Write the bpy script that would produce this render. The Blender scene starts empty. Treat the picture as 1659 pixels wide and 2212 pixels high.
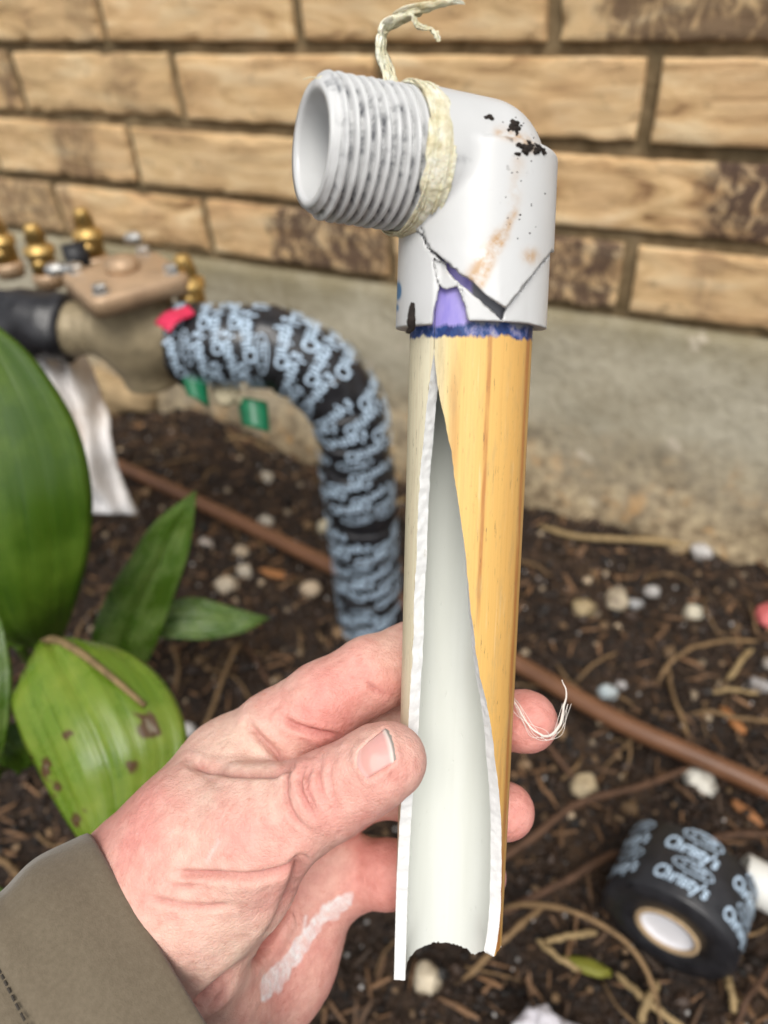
import bpy, math, random
import numpy as np
from mathutils import Matrix, Vector

random.seed(7)
rng = np.random.default_rng(7)
SC = bpy.context.scene
COL = SC.collection

# ------------------------------------------------------------------ camera, sky, sun, exposure
# wall plane is y = 0, x runs along the wall, z up, soil at about z = 0 (metres)
RIGHT = np.array([0.88694, 0.45849, -0.05591])
DOWN = np.array([0.24615, -0.57162, -0.78273])
FWD = np.array([-0.39083, 0.68047, -0.61985])
CAM = np.array([0.71370, -0.57924, 0.46265])
FPX = 750.0
cam = bpy.data.cameras.new('camera')
cam_o = bpy.data.objects.new('camera', cam)
COL.objects.link(cam_o)
cam.sensor_fit = 'HORIZONTAL'
cam.sensor_width = 36.0
cam.lens = FPX / 768.0 * 36.0
cam.clip_start = 0.01
cam.clip_end = 60.0
cam.dof.use_dof = True
cam.dof.focus_distance = 0.171
cam.dof.aperture_fstop = 35.16 / 2.6
M3 = Matrix(np.stack([RIGHT, -DOWN, -FWD], axis=1).tolist())
cam_o.matrix_world = Matrix.Translation(Vector(CAM)) @ M3.to_4x4()
SC.camera = cam_o

SUN_EL, SUN_AZ = math.radians(57), math.radians(152)      # azimuth from +y, clockwise
world = bpy.data.worlds.new('World')
SC.world = world
world.use_nodes = True
wn = world.node_tree
wn.nodes.clear()
wo = wn.nodes.new('ShaderNodeOutputWorld')
wb = wn.nodes.new('ShaderNodeBackground')
ws = wn.nodes.new('ShaderNodeTexSky')
ws.sky_type = 'NISHITA'
ws.sun_disc = False
ws.sun_elevation = SUN_EL
ws.sun_rotation = SUN_AZ
ws.dust_density = 3.0
wh = wn.nodes.new('ShaderNodeHueSaturation')              # overcast: the blue is washed out everywhere alike
wh.inputs['Saturation'].default_value = 0.10
wn.links.new(ws.outputs[0], wh.inputs['Color'])
wn.links.new(wh.outputs[0], wb.inputs[0])
wb.inputs[1].default_value = 0.12
wn.links.new(wb.outputs[0], wo.inputs[0])
sun = bpy.data.lights.new('sun', 'SUN')
sun.energy = 1.5
sun.angle = math.radians(28)
sun.color = (1.0, 0.95, 0.87)
sun_o = bpy.data.objects.new('sun', sun)
COL.objects.link(sun_o)
sd = Vector((math.sin(SUN_AZ) * math.cos(SUN_EL), math.cos(SUN_AZ) * math.cos(SUN_EL), math.sin(SUN_EL)))
sun_o.rotation_euler = sd.to_track_quat('Z', 'Y').to_euler()
vs = SC.view_settings
vs.view_transform = 'Standard'
vs.look = 'None'
vs.exposure = 0.5
vs.gamma = 1.0
vs.use_curve_mapping = False
SC.cycles.use_denoising = True
SC.cycles.max_bounces = 8

# ------------------------------------------------------------------ helpers: places
S = 768.0 / 1659.0       # survey marks were read off at 1659 marks across the field of view


def ray(x, y):
    return ((x * S - 384.0) * RIGHT + (y * S - 512.0) * DOWN) / FPX + FWD


def P(x, y, d):
    """point (m) seen at survey mark x,y and d millimetres out along the axis"""
    return CAM + ray(x, y) * d / 1000.0


def GZ(x, y, z=0.0):
    r = ray(x, y)
    return CAM + r * ((z - CAM[2]) / r[2])


HOLD = np.stack([RIGHT, DOWN, FWD], axis=0)     # frame in which the held things are built (mm): right, down, away


def cm(x, y, z):
    return np.array([(x * S - 384.0) / FPX * z, (y * S - 512.0) / FPX * z, z])


def to_world(V):
    return CAM + (np.asarray(V) / 1000.0) @ HOLD


def px_of(V):
    """survey marks of hold-frame points"""
    V = np.asarray(V)
    return np.stack([(V[:, 0] / V[:, 2] * FPX + 384) / S, (V[:, 1] / V[:, 2] * FPX + 512) / S], axis=1)


# ------------------------------------------------------------------ helpers: noise
def _hash(ix, iy, iz, seed):
    h = (ix.astype(np.int64) * 374761393 + iy.astype(np.int64) * 668265263 + iz.astype(np.int64) * 2147483647 + seed * 1274126177) & 0xFFFFFFFF
    h = ((h ^ (h >> 13)) * 1274126177) & 0xFFFFFFFF
    h = (h ^ (h >> 16)) & 0xFFFFFFFF
    return h.astype(np.float64) / 4294967295.0


def vnoise(p, seed=0):
    p = np.asarray(p, dtype=np.float64)
    i = np.floor(p).astype(np.int64)
    f = p - i
    f = f * f * (3 - 2 * f)
    r = 0
    for dx in (0, 1):
        for dy in (0, 1):
            for dz in (0, 1):
                w = (f[:, 0] if dx else 1 - f[:, 0]) * (f[:, 1] if dy else 1 - f[:, 1]) * (f[:, 2] if dz else 1 - f[:, 2])
                r = r + w * _hash(i[:, 0] + dx, i[:, 1] + dy, i[:, 2] + dz, seed)
    return r * 2 - 1


def fbm(p, octaves=4, seed=0):
    r, a = 0, 1.0
    p = np.asarray(p, dtype=np.float64)
    for k in range(octaves):
        r = r + a * vnoise(p, seed + k)
        p = p * 2.03 + 3.7
        a *= 0.5
    return r


def interp_path(pts, n):
    """Catmull-Rom through the rows of pts, n samples evenly by chord"""
    pts = np.asarray(pts, dtype=np.float64)
    d = np.r_[0, np.cumsum(np.linalg.norm(np.diff(pts[:, :3], axis=0), axis=1))]
    ext = np.vstack([2 * pts[0] - pts[1], pts, 2 * pts[-1] - pts[-2]])
    t = np.linspace(0, d[-1], n)
    k = np.clip(np.searchsorted(d, t, side='right') - 1, 0, len(pts) - 2)
    u = ((t - d[k]) / np.maximum(d[k + 1] - d[k], 1e-12))[:, None]
    a, b, c, e = ext[k], ext[k + 1], ext[k + 2], ext[k + 3]
    return 0.5 * ((2 * b) + (-a + c) * u + (2 * a - 5 * b + 4 * c - e) * u ** 2 + (-a + 3 * b - 3 * c + e) * u ** 3)


# ------------------------------------------------------------------ helpers: objects
ORG = {}


def tag(o, label=None, cat=None, group=None, kind=None):
    if label: o['label'] = label
    if cat: o['category'] = cat
    if group: o['group'] = group
    if kind: o['kind'] = kind
    return o


def empty(name, loc, label=None, cat=None, group=None):
    o = bpy.data.objects.new(name, None)
    COL.objects.link(o)
    o.location = Vector(loc)
    o.empty_display_size = 0.02
    ORG[o.name] = np.array(loc, dtype=float)
    return tag(o, label, cat, group)


def mk(name, V, F, mats, parent=None, smooth=True, fmat=None, origin=None):
    V = np.asarray(V, dtype=np.float64)
    me = bpy.data.meshes.new(name)
    if parent is not None:
        org = ORG[parent.name]
    elif origin is not None:
        org = np.array(origin, dtype=float)
    else:
        org = np.array([(V[:, 0].min() + V[:, 0].max()) / 2, (V[:, 1].min() + V[:, 1].max()) / 2, V[:, 2].min()])
    me.from_pydata((V - org).tolist(), [], F.tolist() if isinstance(F, np.ndarray) else F)
    for m in (mats if isinstance(mats, (list, tuple)) else [mats]):
        me.materials.append(m)
    if smooth:
        me.polygons.foreach_set('use_smooth', np.ones(len(me.polygons), dtype=bool))
    if fmat is not None:
        me.polygons.foreach_set('material_index', np.asarray(fmat, dtype=np.int32))
    me.update()
    o = bpy.data.objects.new(name, me)
    COL.objects.link(o)
    if parent is not None:
        o.parent = parent
    else:
        o.location = Vector(org)
    ORG[o.name] = org
    return o


def set_attr(o, name, vals):
    a = o.data.attributes.new(name, 'FLOAT', 'POINT')
    a.data.foreach_set('value', np.asarray(vals, dtype=np.float32))


def set_col(o, name, rgb):
    a = o.data.color_attributes.new(name, 'FLOAT_COLOR', 'POINT')
    c = np.ones((len(rgb), 4), dtype=np.float32)
    c[:, :3] = rgb
    a.data.foreach_set('color', c.ravel())


def set_uv(o, uv):
    me = o.data
    l = me.uv_layers.new(name='UVMap')
    li = np.zeros(len(me.loops), dtype=np.int32)
    me.loops.foreach_get('vertex_index', li)
    l.data.foreach_set('uv', np.asarray(uv, dtype=np.float32)[li].ravel())


def join(parts):
    V, F, n = [], [], 0
    for v, f in parts:
        V.append(np.asarray(v))
        F += [tuple(int(i) + n for i in q) for q in f]
        n += len(v)
    return np.vstack(V), F


def frames(path):
    path = np.asarray(path, dtype=float)
    T = np.gradient(path, axis=0)
    T /= np.linalg.norm(T, axis=1)[:, None] + 1e-12
    up = np.array([0.0, 0, 1]) if abs(T[0, 2]) < 0.9 else np.array([1.0, 0, 0])
    A = np.zeros_like(path)
    a = np.cross(T[0], up)
    for i in range(len(path)):
        a = a - T[i] * a.dot(T[i])
        a /= np.linalg.norm(a) + 1e-12
        A[i] = a
    return T, A, np.cross(T, A)


def tube(path, rad, n=12, caps=True, ry=None):
    """rad: scalar, per-ring, or (rings, n) array; ry scales the second axis"""
    path = np.asarray(path, dtype=float)
    m = len(path)
    T, A, B = frames(path)
    rad = np.asarray(rad, dtype=float)
    if rad.ndim == 0: rad = np.full((m, n), float(rad))
    elif rad.ndim == 1: rad = np.repeat(rad[:, None], n, axis=1)
    ph = np.arange(n) / n * 2 * np.pi
    k = 1.0 if ry is None else ry
    V = path[:, None, :] + rad[:, :, None] * (np.cos(ph)[None, :, None] * A[:, None, :] + k * np.sin(ph)[None, :, None] * B[:, None, :])
    V = V.reshape(-1, 3)
    F = []
    for i in range(m - 1):
        for j in range(n):
            j2 = (j + 1) % n
            F.append((i * n + j, i * n + j2, (i + 1) * n + j2, (i + 1) * n + j))
    if caps:
        F.append(tuple(range(n - 1, -1, -1)))
        F.append(tuple((m - 1) * n + j for j in range(n)))
    return V, F


def lathe(prof, n, org, axis, side=None):
    """prof: list of (r, t) along axis"""
    axis = np.asarray(axis, float); axis = axis / np.linalg.norm(axis)
    if side is None:
        side = np.array([1.0, 0, 0]) if abs(axis[0]) < 0.8 else np.array([0, 1.0, 0])
    a = side - axis * side.dot(axis); a /= np.linalg.norm(a)
    b = np.cross(axis, a)
    ph = np.arange(n) / n * 2 * np.pi
    V, F = [], []
    for r, t in prof:
        V.append(np.asarray(org) + axis * t + r * (np.cos(ph)[:, None] * a + np.sin(ph)[:, None] * b))
    V = np.vstack(V)
    for i in range(len(prof) - 1):
        for j in range(n):
            j2 = (j + 1) % n
            F.append((i * n + j, i * n + j2, (i + 1) * n + j2, (i + 1) * n + j))
    F.append(tuple(range(n - 1, -1, -1)))
    F.append(tuple((len(prof) - 1) * n + j for j in range(n)))
    return V, F


def surface_nets(fn, lo, hi, h):
    lo = np.asarray(lo, float); hi = np.asarray(hi, float)
    n = np.ceil((hi - lo) / h).astype(int) + 1
    ax = [lo[i] + np.arange(n[i]) * h for i in range(3)]
    G = np.stack(np.meshgrid(*ax, indexing='ij'), axis=-1).reshape(-1, 3)
    V = np.empty(len(G), dtype=np.float64)
    step = 400000
    for i in range(0, len(G), step):
        V[i:i + step] = fn(G[i:i + step])
    V = V.reshape(n)
    neg = V < 0
    sl = lambda o, A: A[o[0]:n[0] - 1 + o[0], o[1]:n[1] - 1 + o[1], o[2]:n[2] - 1 + o[2]]
    corners = [(i, j, k) for i in (0, 1) for j in (0, 1) for k in (0, 1)]
    cnt = sum(sl(c, neg).astype(np.int8) for c in corners)
    act = (cnt > 0) & (cnt < 8)
    idx = -np.ones(act.shape, dtype=np.int64)
    idx[act] = np.arange(act.sum())
    ci = np.argwhere(act)
    pos = np.zeros((len(ci), 3)); num = np.zeros(len(ci))
    cv = {c: sl(c, V)[act] for c in corners}
    for a in corners:
        for d in range(3):
            if a[d] == 0:
                b = list(a); b[d] = 1; b = tuple(b)
                va, vb = cv[a], cv[b]
                m = (va < 0) != (vb < 0)
                t = np.where(m, va / np.where(np.abs(va - vb) < 1e-12, 1, va - vb), 0)
                p = np.array(a, float)[None, :] + t[:, None] * (np.array(b, float) - np.array(a, float))[None, :]
                pos += p * m[:, None]; num += m
    pos = (ci + pos / num[:, None]) * h + lo
    quads = []
    for d in range(3):
        e = [slice(1, n[i] - 1) for i in range(3)]
        e[d] = slice(0, n[d] - 1)
        e2 = list(e); e2[d] = slice(1, n[d])
        A, B = neg[tuple(e)], neg[tuple(e2)]
        ch = np.argwhere(A != B)
        if len(ch) == 0: continue
        flip = A[A != B]
        base = ch.copy()
        for i in range(3):
            if i != d: base[:, i] += 1
        u, v = [(1, 2), (2, 0), (0, 1)][d]
        def cell(du, dv):
            c = base.copy(); c[:, u] += du; c[:, v] += dv
            return idx[c[:, 0], c[:, 1], c[:, 2]]
        q = np.stack([cell(-1, -1), cell(0, -1), cell(0, 0), cell(-1, 0)], axis=1)
        q[~flip] = q[~flip][:, ::-1]
        quads.append(q)
    Q = np.vstack(quads)
    return pos, Q[(Q >= 0).all(axis=1)]


def grad(fn, V, e=0.08):
    f0 = fn(V)
    g = np.stack([fn(V + np.eye(3)[i] * e) - f0 for i in range(3)], axis=1) / e
    return f0, g


def snap(fn, V, it=2, lim=0.4):
    for _ in range(it):
        f0, g = grad(fn, V)
        n2 = (g ** 2).sum(1) + 1e-6
        st = np.clip(f0 / np.sqrt(n2), -lim, lim)
        V = V - g / np.sqrt(n2)[:, None] * st[:, None]
    return V


def round_cone(p, a, b, r1, r2):
    ba = b - a
    l2 = ba.dot(ba)
    t = np.clip((p - a) @ ba / l2, 0, 1)
    q = p - a - t[:, None] * ba
    return np.sqrt((q * q).sum(1)) - (r1 + (r2 - r1) * t)


def smin(a, b, k):
    h = np.clip(k - np.abs(a - b), 0, None) / k
    return np.minimum(a, b) - h * h * k * 0.25


def seg_dist(p, a, b):
    """2D distance to a segment and the parameter"""
    a = np.asarray(a, float); b = np.asarray(b, float)
    ba = b - a
    t = np.clip((p - a) @ ba / (ba.dot(ba) + 1e-12), 0, 1)
    q = p - a - t[:, None] * ba
    return np.sqrt((q * q).sum(1)), t


def poly_dist(p, pts):
    d = np.full(len(p), 1e9)
    for a, b in zip(pts[:-1], pts[1:]):
        d = np.minimum(d, seg_dist(p, a, b)[0])
    return d


def in_poly(p, poly):
    inside = np.zeros(len(p), dtype=bool)
    n = len(poly)
    for i in range(n):
        x1, y1 = poly[i]; x2, y2 = poly[(i + 1) % n]
        c = ((y1 > p[:, 1]) != (y2 > p[:, 1])) & (p[:, 0] < (x2 - x1) * (p[:, 1] - y1) / ((y2 - y1) if y2 != y1 else 1e-9) + x1)
        inside ^= c
    return inside


# ------------------------------------------------------------------ helpers: materials
class NT:
    def __init__(self, name, rough=0.6, spec=0.5):
        self.m = bpy.data.materials.new(name)
        self.m.use_nodes = True
        self.t = self.m.node_tree
        self.b = self.t.nodes['Principled BSDF']
        self.b.inputs['Roughness'].default_value = rough
        self.b.inputs['Specular IOR Level'].default_value = spec
        self.out = self.t.nodes['Material Output']

    def n(self, kind, **kw):
        x = self.t.nodes.new(kind)
        for k, v in kw.items():
            setattr(x, k, v)
        return x

    def set(self, sock, v):
        if isinstance(v, bpy.types.NodeSocket): self.t.links.new(v, sock)
        else: sock.default_value = v

    def coord(self, which='Object'):
        return self.n('ShaderNodeTexCoord').outputs[which]

    def mapping(self, vec, scale=(1, 1, 1), loc=(0, 0, 0), rot=(0, 0, 0)):
        x = self.n('ShaderNodeMapping')
        self.set(x.inputs['Vector'], vec)
        x.inputs['Scale'].default_value = scale
        x.inputs['Location'].default_value = loc
        x.inputs['Rotation'].default_value = rot
        return x.outputs[0]

    def noise(self, vec, scale, detail=4, rough=0.55, dist=0.0, out='Fac'):
        x = self.n('ShaderNodeTexNoise')
        self.set(x.inputs['Vector'], vec)
        x.inputs['Scale'].default_value = scale
        x.inputs['Detail'].default_value = detail
        x.inputs['Roughness'].default_value = rough
        x.inputs['Distortion'].default_value = dist
        return x.outputs[out]

    def voro(self, vec, scale, feature='F1', rand=1.0):
        x = self.n('ShaderNodeTexVoronoi', feature=feature)
        self.set(x.inputs['Vector'], vec)
        x.inputs['Scale'].default_value = scale
        x.inputs['Randomness'].default_value = rand
        return x.outputs['Distance']

    def ramp(self, fac, stops, interp='LINEAR'):
        x = self.n('ShaderNodeValToRGB')
        x.color_ramp.interpolation = interp
        e = x.color_ramp.elements
        while len(e) < len(stops): e.new(0.5)
        for i, (p, c) in enumerate(stops):
            e[i].position = p
            e[i].color = (c, c, c, 1) if isinstance(c, (int, float)) else (*c, 1)
        self.set(x.inputs[0], fac)
        return x.outputs[0]

    def mix(self, fac, a, b, blend='MIX'):
        x = self.n('ShaderNodeMix', data_type='RGBA', blend_type=blend)
        self.set(x.inputs[0], fac)
        for s_, v in ((x.inputs[6], a), (x.inputs[7], b)):
            self.set(s_, (*v, 1) if isinstance(v, tuple) and len(v) == 3 else v)
        return x.outputs[2]

    def math(self, op, a, b=0.0, clamp=False):
        x = self.n('ShaderNodeMath', operation=op, use_clamp=clamp)
        self.set(x.inputs[0], a); self.set(x.inputs[1], b)
        return x.outputs[0]

    def attr(self, name, out='Fac', typ='GEOMETRY'):
        x = self.n('ShaderNodeAttribute', attribute_name=name, attribute_type=typ)
        return x.outputs[out]

    def color(self, v):
        self.set(self.b.inputs['Base Color'], (*v, 1) if isinstance(v, tuple) else v)

    def rough(self, v):
        self.set(self.b.inputs['Roughness'], v)

    def bump(self, h, strength=0.5, dist=0.001, prev=None):
        x = self.n('ShaderNodeBump')
        x.inputs['Strength'].default_value = strength
        x.inputs['Distance'].default_value = dist
        self.set(x.inputs['Height'], h)
        if prev is not None: self.t.links.new(prev, x.inputs['Normal'])
        self.t.links.new(x.outputs[0], self.b.inputs['Normal'])
        return x.outputs[0]


MAT = {}


def plain(name, col, rough=0.5, spec=0.5, metal=0.0, var=0.15, scale=60.0, bump=0.2, bdist=0.0005):
    t = NT(name, rough, spec)
    o = t.coord()
    nz = t.noise(o, scale, 5)
    dark = tuple(c * (1 - var) for c in col)
    lite = tuple(min(1, c * (1 + var)) for c in col)
    t.color(t.ramp(nz, [(0.3, dark), (0.7, lite)]))
    t.b.inputs['Metallic'].default_value = metal
    if bump: t.bump(t.noise(o, scale * 3, 4), bump, bdist)
    MAT[name] = t.m
    return t.m


def mat_brick():
    t = NT('brick_clay', 0.85, 0.25)
    o = t.coord()
    rnd = t.n('ShaderNodeObjectInfo').outputs['Random']
    off = t.n('ShaderNodeCombineXYZ')
    t.set(off.inputs[0], t.math('MULTIPLY', rnd, 37.0)); t.set(off.inputs[2], t.math('MULTIPLY', rnd, 11.0))
    add = t.n('ShaderNodeVectorMath', operation='ADD')
    t.set(add.inputs[0], o); t.set(add.inputs[1], off.outputs[0])
    v = add.outputs[0]
    grain = t.noise(t.mapping(v, (10, 10, 46)), 1.0, 6, 0.6, 1.6)
    base = t.ramp(grain, [(0.30, (0.22, 0.115, 0.05)), (0.41, (0.56, 0.355, 0.17)), (0.53, (0.76, 0.525, 0.275)), (0.68, (0.87, 0.68, 0.42))])
    blot = t.noise(v, 16, 4, 0.6)
    base = t.mix(t.ramp(blot, [(0.35, 0.0), (0.75, 0.5)]), base, (0.72, 0.45, 0.25))
    hue = t.mix(t.math('MULTIPLY', rnd, 0.35), base, (0.62, 0.46, 0.25))
    # flashed (burnt) stretch of the brick, its extent stored with the brick
    sx = t.n('ShaderNodeSeparateXYZ'); t.set(sx.inputs[0], o)
    wob = t.math('MULTIPLY', t.math('SUBTRACT', t.noise(v, 60, 3), 0.5), 0.03)
    xx = t.math('ADD', sx.outputs[0], wob)
    m = t.math('MULTIPLY', t.math('MINIMUM', t.math('MULTIPLY', t.math('SUBTRACT', xx, t.attr('dark_from', typ='OBJECT')), 90.0, True),
                                  t.math('MULTIPLY', t.math('SUBTRACT', t.attr('dark_to', typ='OBJECT'), xx), 90.0, True)), t.attr('dark_amount', typ='OBJECT'))
    patch = t.noise(t.mapping(v, (90, 60, 55)), 1.0, 5, 0.7, 0.6)
    m2 = t.math('MULTIPLY', m, t.ramp(patch, [(0.38, 0.15), (0.52, 1.0)]))
    blz = t.ramp(t.noise(t.mapping(v, (40, 40, 55), (7, 3, 2)), 1.0, 6, 0.7), [(0.58, 0.0), (0.70, 0.55)])
    hue = t.mix(blz, hue, (0.17, 0.10, 0.06))
    col = t.mix(m2, hue, (0.085, 0.05, 0.038))
    t.color(col)
    h = t.math('ADD', t.math('MULTIPLY', grain, 0.6), t.math('MULTIPLY', t.noise(v, 420, 5, 0.7), 0.5))
    t.bump(h, 0.9, 0.0035)
    return t.m


def mat_mortar():
    t = NT('mortar', 0.95, 0.1)
    o = t.coord()
    n = t.noise(o, 60, 6)
    t.color(t.ramp(n, [(0.3, (0.11, 0.078, 0.040)), (0.7, (0.27, 0.20, 0.115))]))
    t.bump(t.noise(o, 300, 4), 0.8, 0.002)
    return t.m


def mat_concrete():
    t = NT('concrete', 0.75, 0.3)
    o = t.coord()
    big = t.noise(o, 9, 6, 0.6)
    fine = t.noise(o, 110, 5, 0.65)
    base = t.ramp(big, [(0.3, (0.31, 0.255, 0.165)), (0.5, (0.44, 0.39, 0.285)), (0.7, (0.54, 0.49, 0.375))])
    base = t.mix(0.35, base, t.ramp(fine, [(0.3, (0.22, 0.20, 0.145)), (0.7, (0.56, 0.53, 0.43))]))
    # earth-stained, honeycombed foot of the footing and algae just under the bricks
    sz = t.n('ShaderNodeSeparateXYZ'); t.set(sz.inputs[0], o)
    zz = t.math('ADD', sz.outputs[2], t.math('MULTIPLY', t.math('SUBTRACT', t.noise(o, 14, 4), 0.5), 0.10))
    foot = t.ramp(zz, [(0.02, 0.9), (0.07, 0.5), (0.12, 0.0)])
    agg = t.noise(o, 70, 5, 0.7)
    stain = t.mix(t.ramp(agg, [(0.4, 1.0), (0.62, 0.0)]), (0.46, 0.36, 0.22), (0.13, 0.085, 0.045))
    stain = t.mix(t.ramp(t.noise(o, 45, 3), [(0.55, 0.0), (0.68, 0.8)]), stain, (0.45, 0.25, 0.09))
    col = t.mix(foot, base, stain)
    alg = t.ramp(zz, [(0.165, 0.0), (0.205, 0.75)])
    col = t.mix(alg, col, (0.20, 0.165, 0.085))
    spot = t.ramp(t.noise(t.mapping(o, (1, 1, 1), (3, 1, 0)), 38, 3), [(0.66, 0.0), (0.72, 0.7)])
    col = t.mix(spot, col, (0.55, 0.48, 0.38))
    t.color(col)
    t.bump(t.math('ADD', fine, t.math('MULTIPLY', agg, foot)), 0.7, 0.003)
    return t.m


def mat_soil():
    t = NT('wet_soil', 0.6, 0.4)
    o = t.coord()
    a = t.noise(o, 14, 5, 0.65)
    b = t.noise(o, 130, 6, 0.7)
    col = t.ramp(a, [(0.35, (0.008, 0.0045, 0.003)), (0.5, (0.025, 0.0135, 0.0075)), (0.68, (0.085, 0.048, 0.023))])
    col = t.mix(0.5, col, t.ramp(b, [(0.38, (0.006, 0.004, 0.003)), (0.55, (0.035, 0.019, 0.011)), (0.7, (0.12, 0.072, 0.038))]))
    t.color(col)
    t.rough(t.ramp(b, [(0.4, 0.35), (0.6, 0.9)]))
    t.bump(t.math('ADD', b, t.math('MULTIPLY', t.voro(o, 220), 0.7)), 1.0, 0.004)
    return t.m


def mat_attr(name, rough=0.6, spec=0.4, scale=400.0, bump=0.5, bdist=0.0006, var=0.25, attr='tint'):
    t = NT(name, rough, spec)
    o = t.coord()
    c = t.attr(attr, 'Color')
    nz = t.noise(o, scale, 4, 0.6)
    t.color(t.mix(1.0, c, t.ramp(nz, [(0.3, 1 - var), (0.7, 1 + var * 0.6)]), 'MULTIPLY'))
    if bump: t.bump(nz, bump, bdist)
    MAT[name] = t.m
    return t.m


MAT['brick'] = mat_brick()
MAT['mortar'] = mat_mortar()
MAT['concrete'] = mat_concrete()
MAT['soil'] = mat_soil()

# ================================================================== SETTING
# ---- ground: one sheet, fine where it is near, coarse to the far ends
def axis_coords(lo, a, b, hi, fine, coarse):
    return np.unique(np.r_[np.linspace(lo, a, coarse), np.linspace(a, b, fine), np.linspace(b, hi, coarse)])


def soil_z(x, y):
    p = np.stack([x, y, np.zeros_like(x)], axis=1)
    near = np.exp(-((y + 0.0) / 0.10) ** 2)
    return (0.010 * fbm(p * 6.5, 4, 3) + 0.0045 * fbm(p * 42, 3, 9) + near * np.clip(0.35 - x, 0, 0.35) * 0.06 - 0.004)


gx = axis_coords(-6, -0.05, 1.05, 7, 330, 14)
gy = axis_coords(-7, -0.62, 0.0, 0.02, 200, 2)
gy = np.unique(np.r_[np.linspace(-7, -0.62, 14), np.linspace(-0.62, 0.02, 200)])
GX, GY = np.meshgrid(gx, gy, indexing='ij')
gz = soil_z(GX.ravel(), GY.ravel())
gV = np.stack([GX.ravel(), GY.ravel(), gz], axis=1)
ny = len(gy)
gF = [(i * ny + j, (i + 1) * ny + j, (i + 1) * ny + j + 1, i * ny + j + 1) for i in range(len(gx) - 1) for j in range(ny - 1)]
ground = mk('ground', gV, gF, MAT['soil'], origin=(0, 0, 0))
tag(ground, 'dark wet garden soil in front of the brick wall', kind='structure')

# ---- concrete footing under the bricks
BZ = 0.205              # bottom of the first course
fx = np.linspace(-1.2, 2.2, 240)
fz = np.linspace(-0.08, BZ - 0.004, 30)
FXg, FZg = np.meshgrid(fx, fz, indexing='ij')
pp = np.stack([FXg.ravel(), np.zeros(FXg.size), FZg.ravel()], axis=1)
fy = 0.0025 * fbm(pp * 22, 4, 21) - 0.002
low = np.clip((0.075 - FZg.ravel()) / 0.08, 0, 1)
fy = fy - low * (0.014 + 0.008 * fbm(pp * 30, 4, 25))
edge = np.clip((FZg.ravel() - (BZ - 0.02)) / 0.016, 0, 1)
fy = fy + edge * (0.003 + 0.003 * fbm(pp * 60, 3, 31))
fV = np.stack([FXg.ravel(), fy, FZg.ravel()], axis=1)
nz_ = len(fz)
fF = [(i * nz_ + j, (i + 1) * nz_ + j, (i + 1) * nz_ + j + 1, i * nz_ + j + 1) for i in range(len(fx) - 1) for j in range(nz_ - 1)]
bV = np.array([[fx[0], 0.25, fz[0]], [fx[-1], 0.25, fz[0]], [fx[-1], 0.25, fz[-1]], [fx[0], 0.25, fz[-1]]])
k0 = len(fV)
top = [i * nz_ + nz_ - 1 for i in range(len(fx))]
fF.append(tuple(top[::-1] + [k0 + 3, k0 + 2])[::-1])
fF.append((k0 + 1, k0, k0 + 3, k0 + 2))
footing = mk('concrete_footing', np.vstack([fV, bV]), fF, MAT['concrete'], origin=(0, 0, 0))
tag(footing, 'grey weathered concrete footing between the bricks and the soil', 'footing')

# ---- brick wall: mortar core with every brick a part
BL, BH, JT = 0.2032, 0.0603, 0.0088
cv = np.array([[-1.2, 0.0065, BZ - 0.006], [2.2, 0.0065, BZ - 0.006], [2.2, 0.0065, BZ + BH * 6], [-1.2, 0.0065, BZ + BH * 6],
               [-1.2, 0.22, BZ - 0.006], [2.2, 0.22, BZ - 0.006], [2.2, 0.22, BZ + BH * 6], [-1.2, 0.22, BZ + BH * 6]])
cF = [(0, 1, 2, 3), (5, 4, 7, 6), (4, 0, 3, 7), (1, 5, 6, 2), (3, 2, 6, 7), (4, 5, 1, 0)]
wall = mk('brick_wall', cv, cF, MAT['mortar'], smooth=False, origin=(0.5, 0, BZ))
tag(wall, 'tan brick wall with recessed brown mortar joints on the footing', 'wall')


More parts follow.
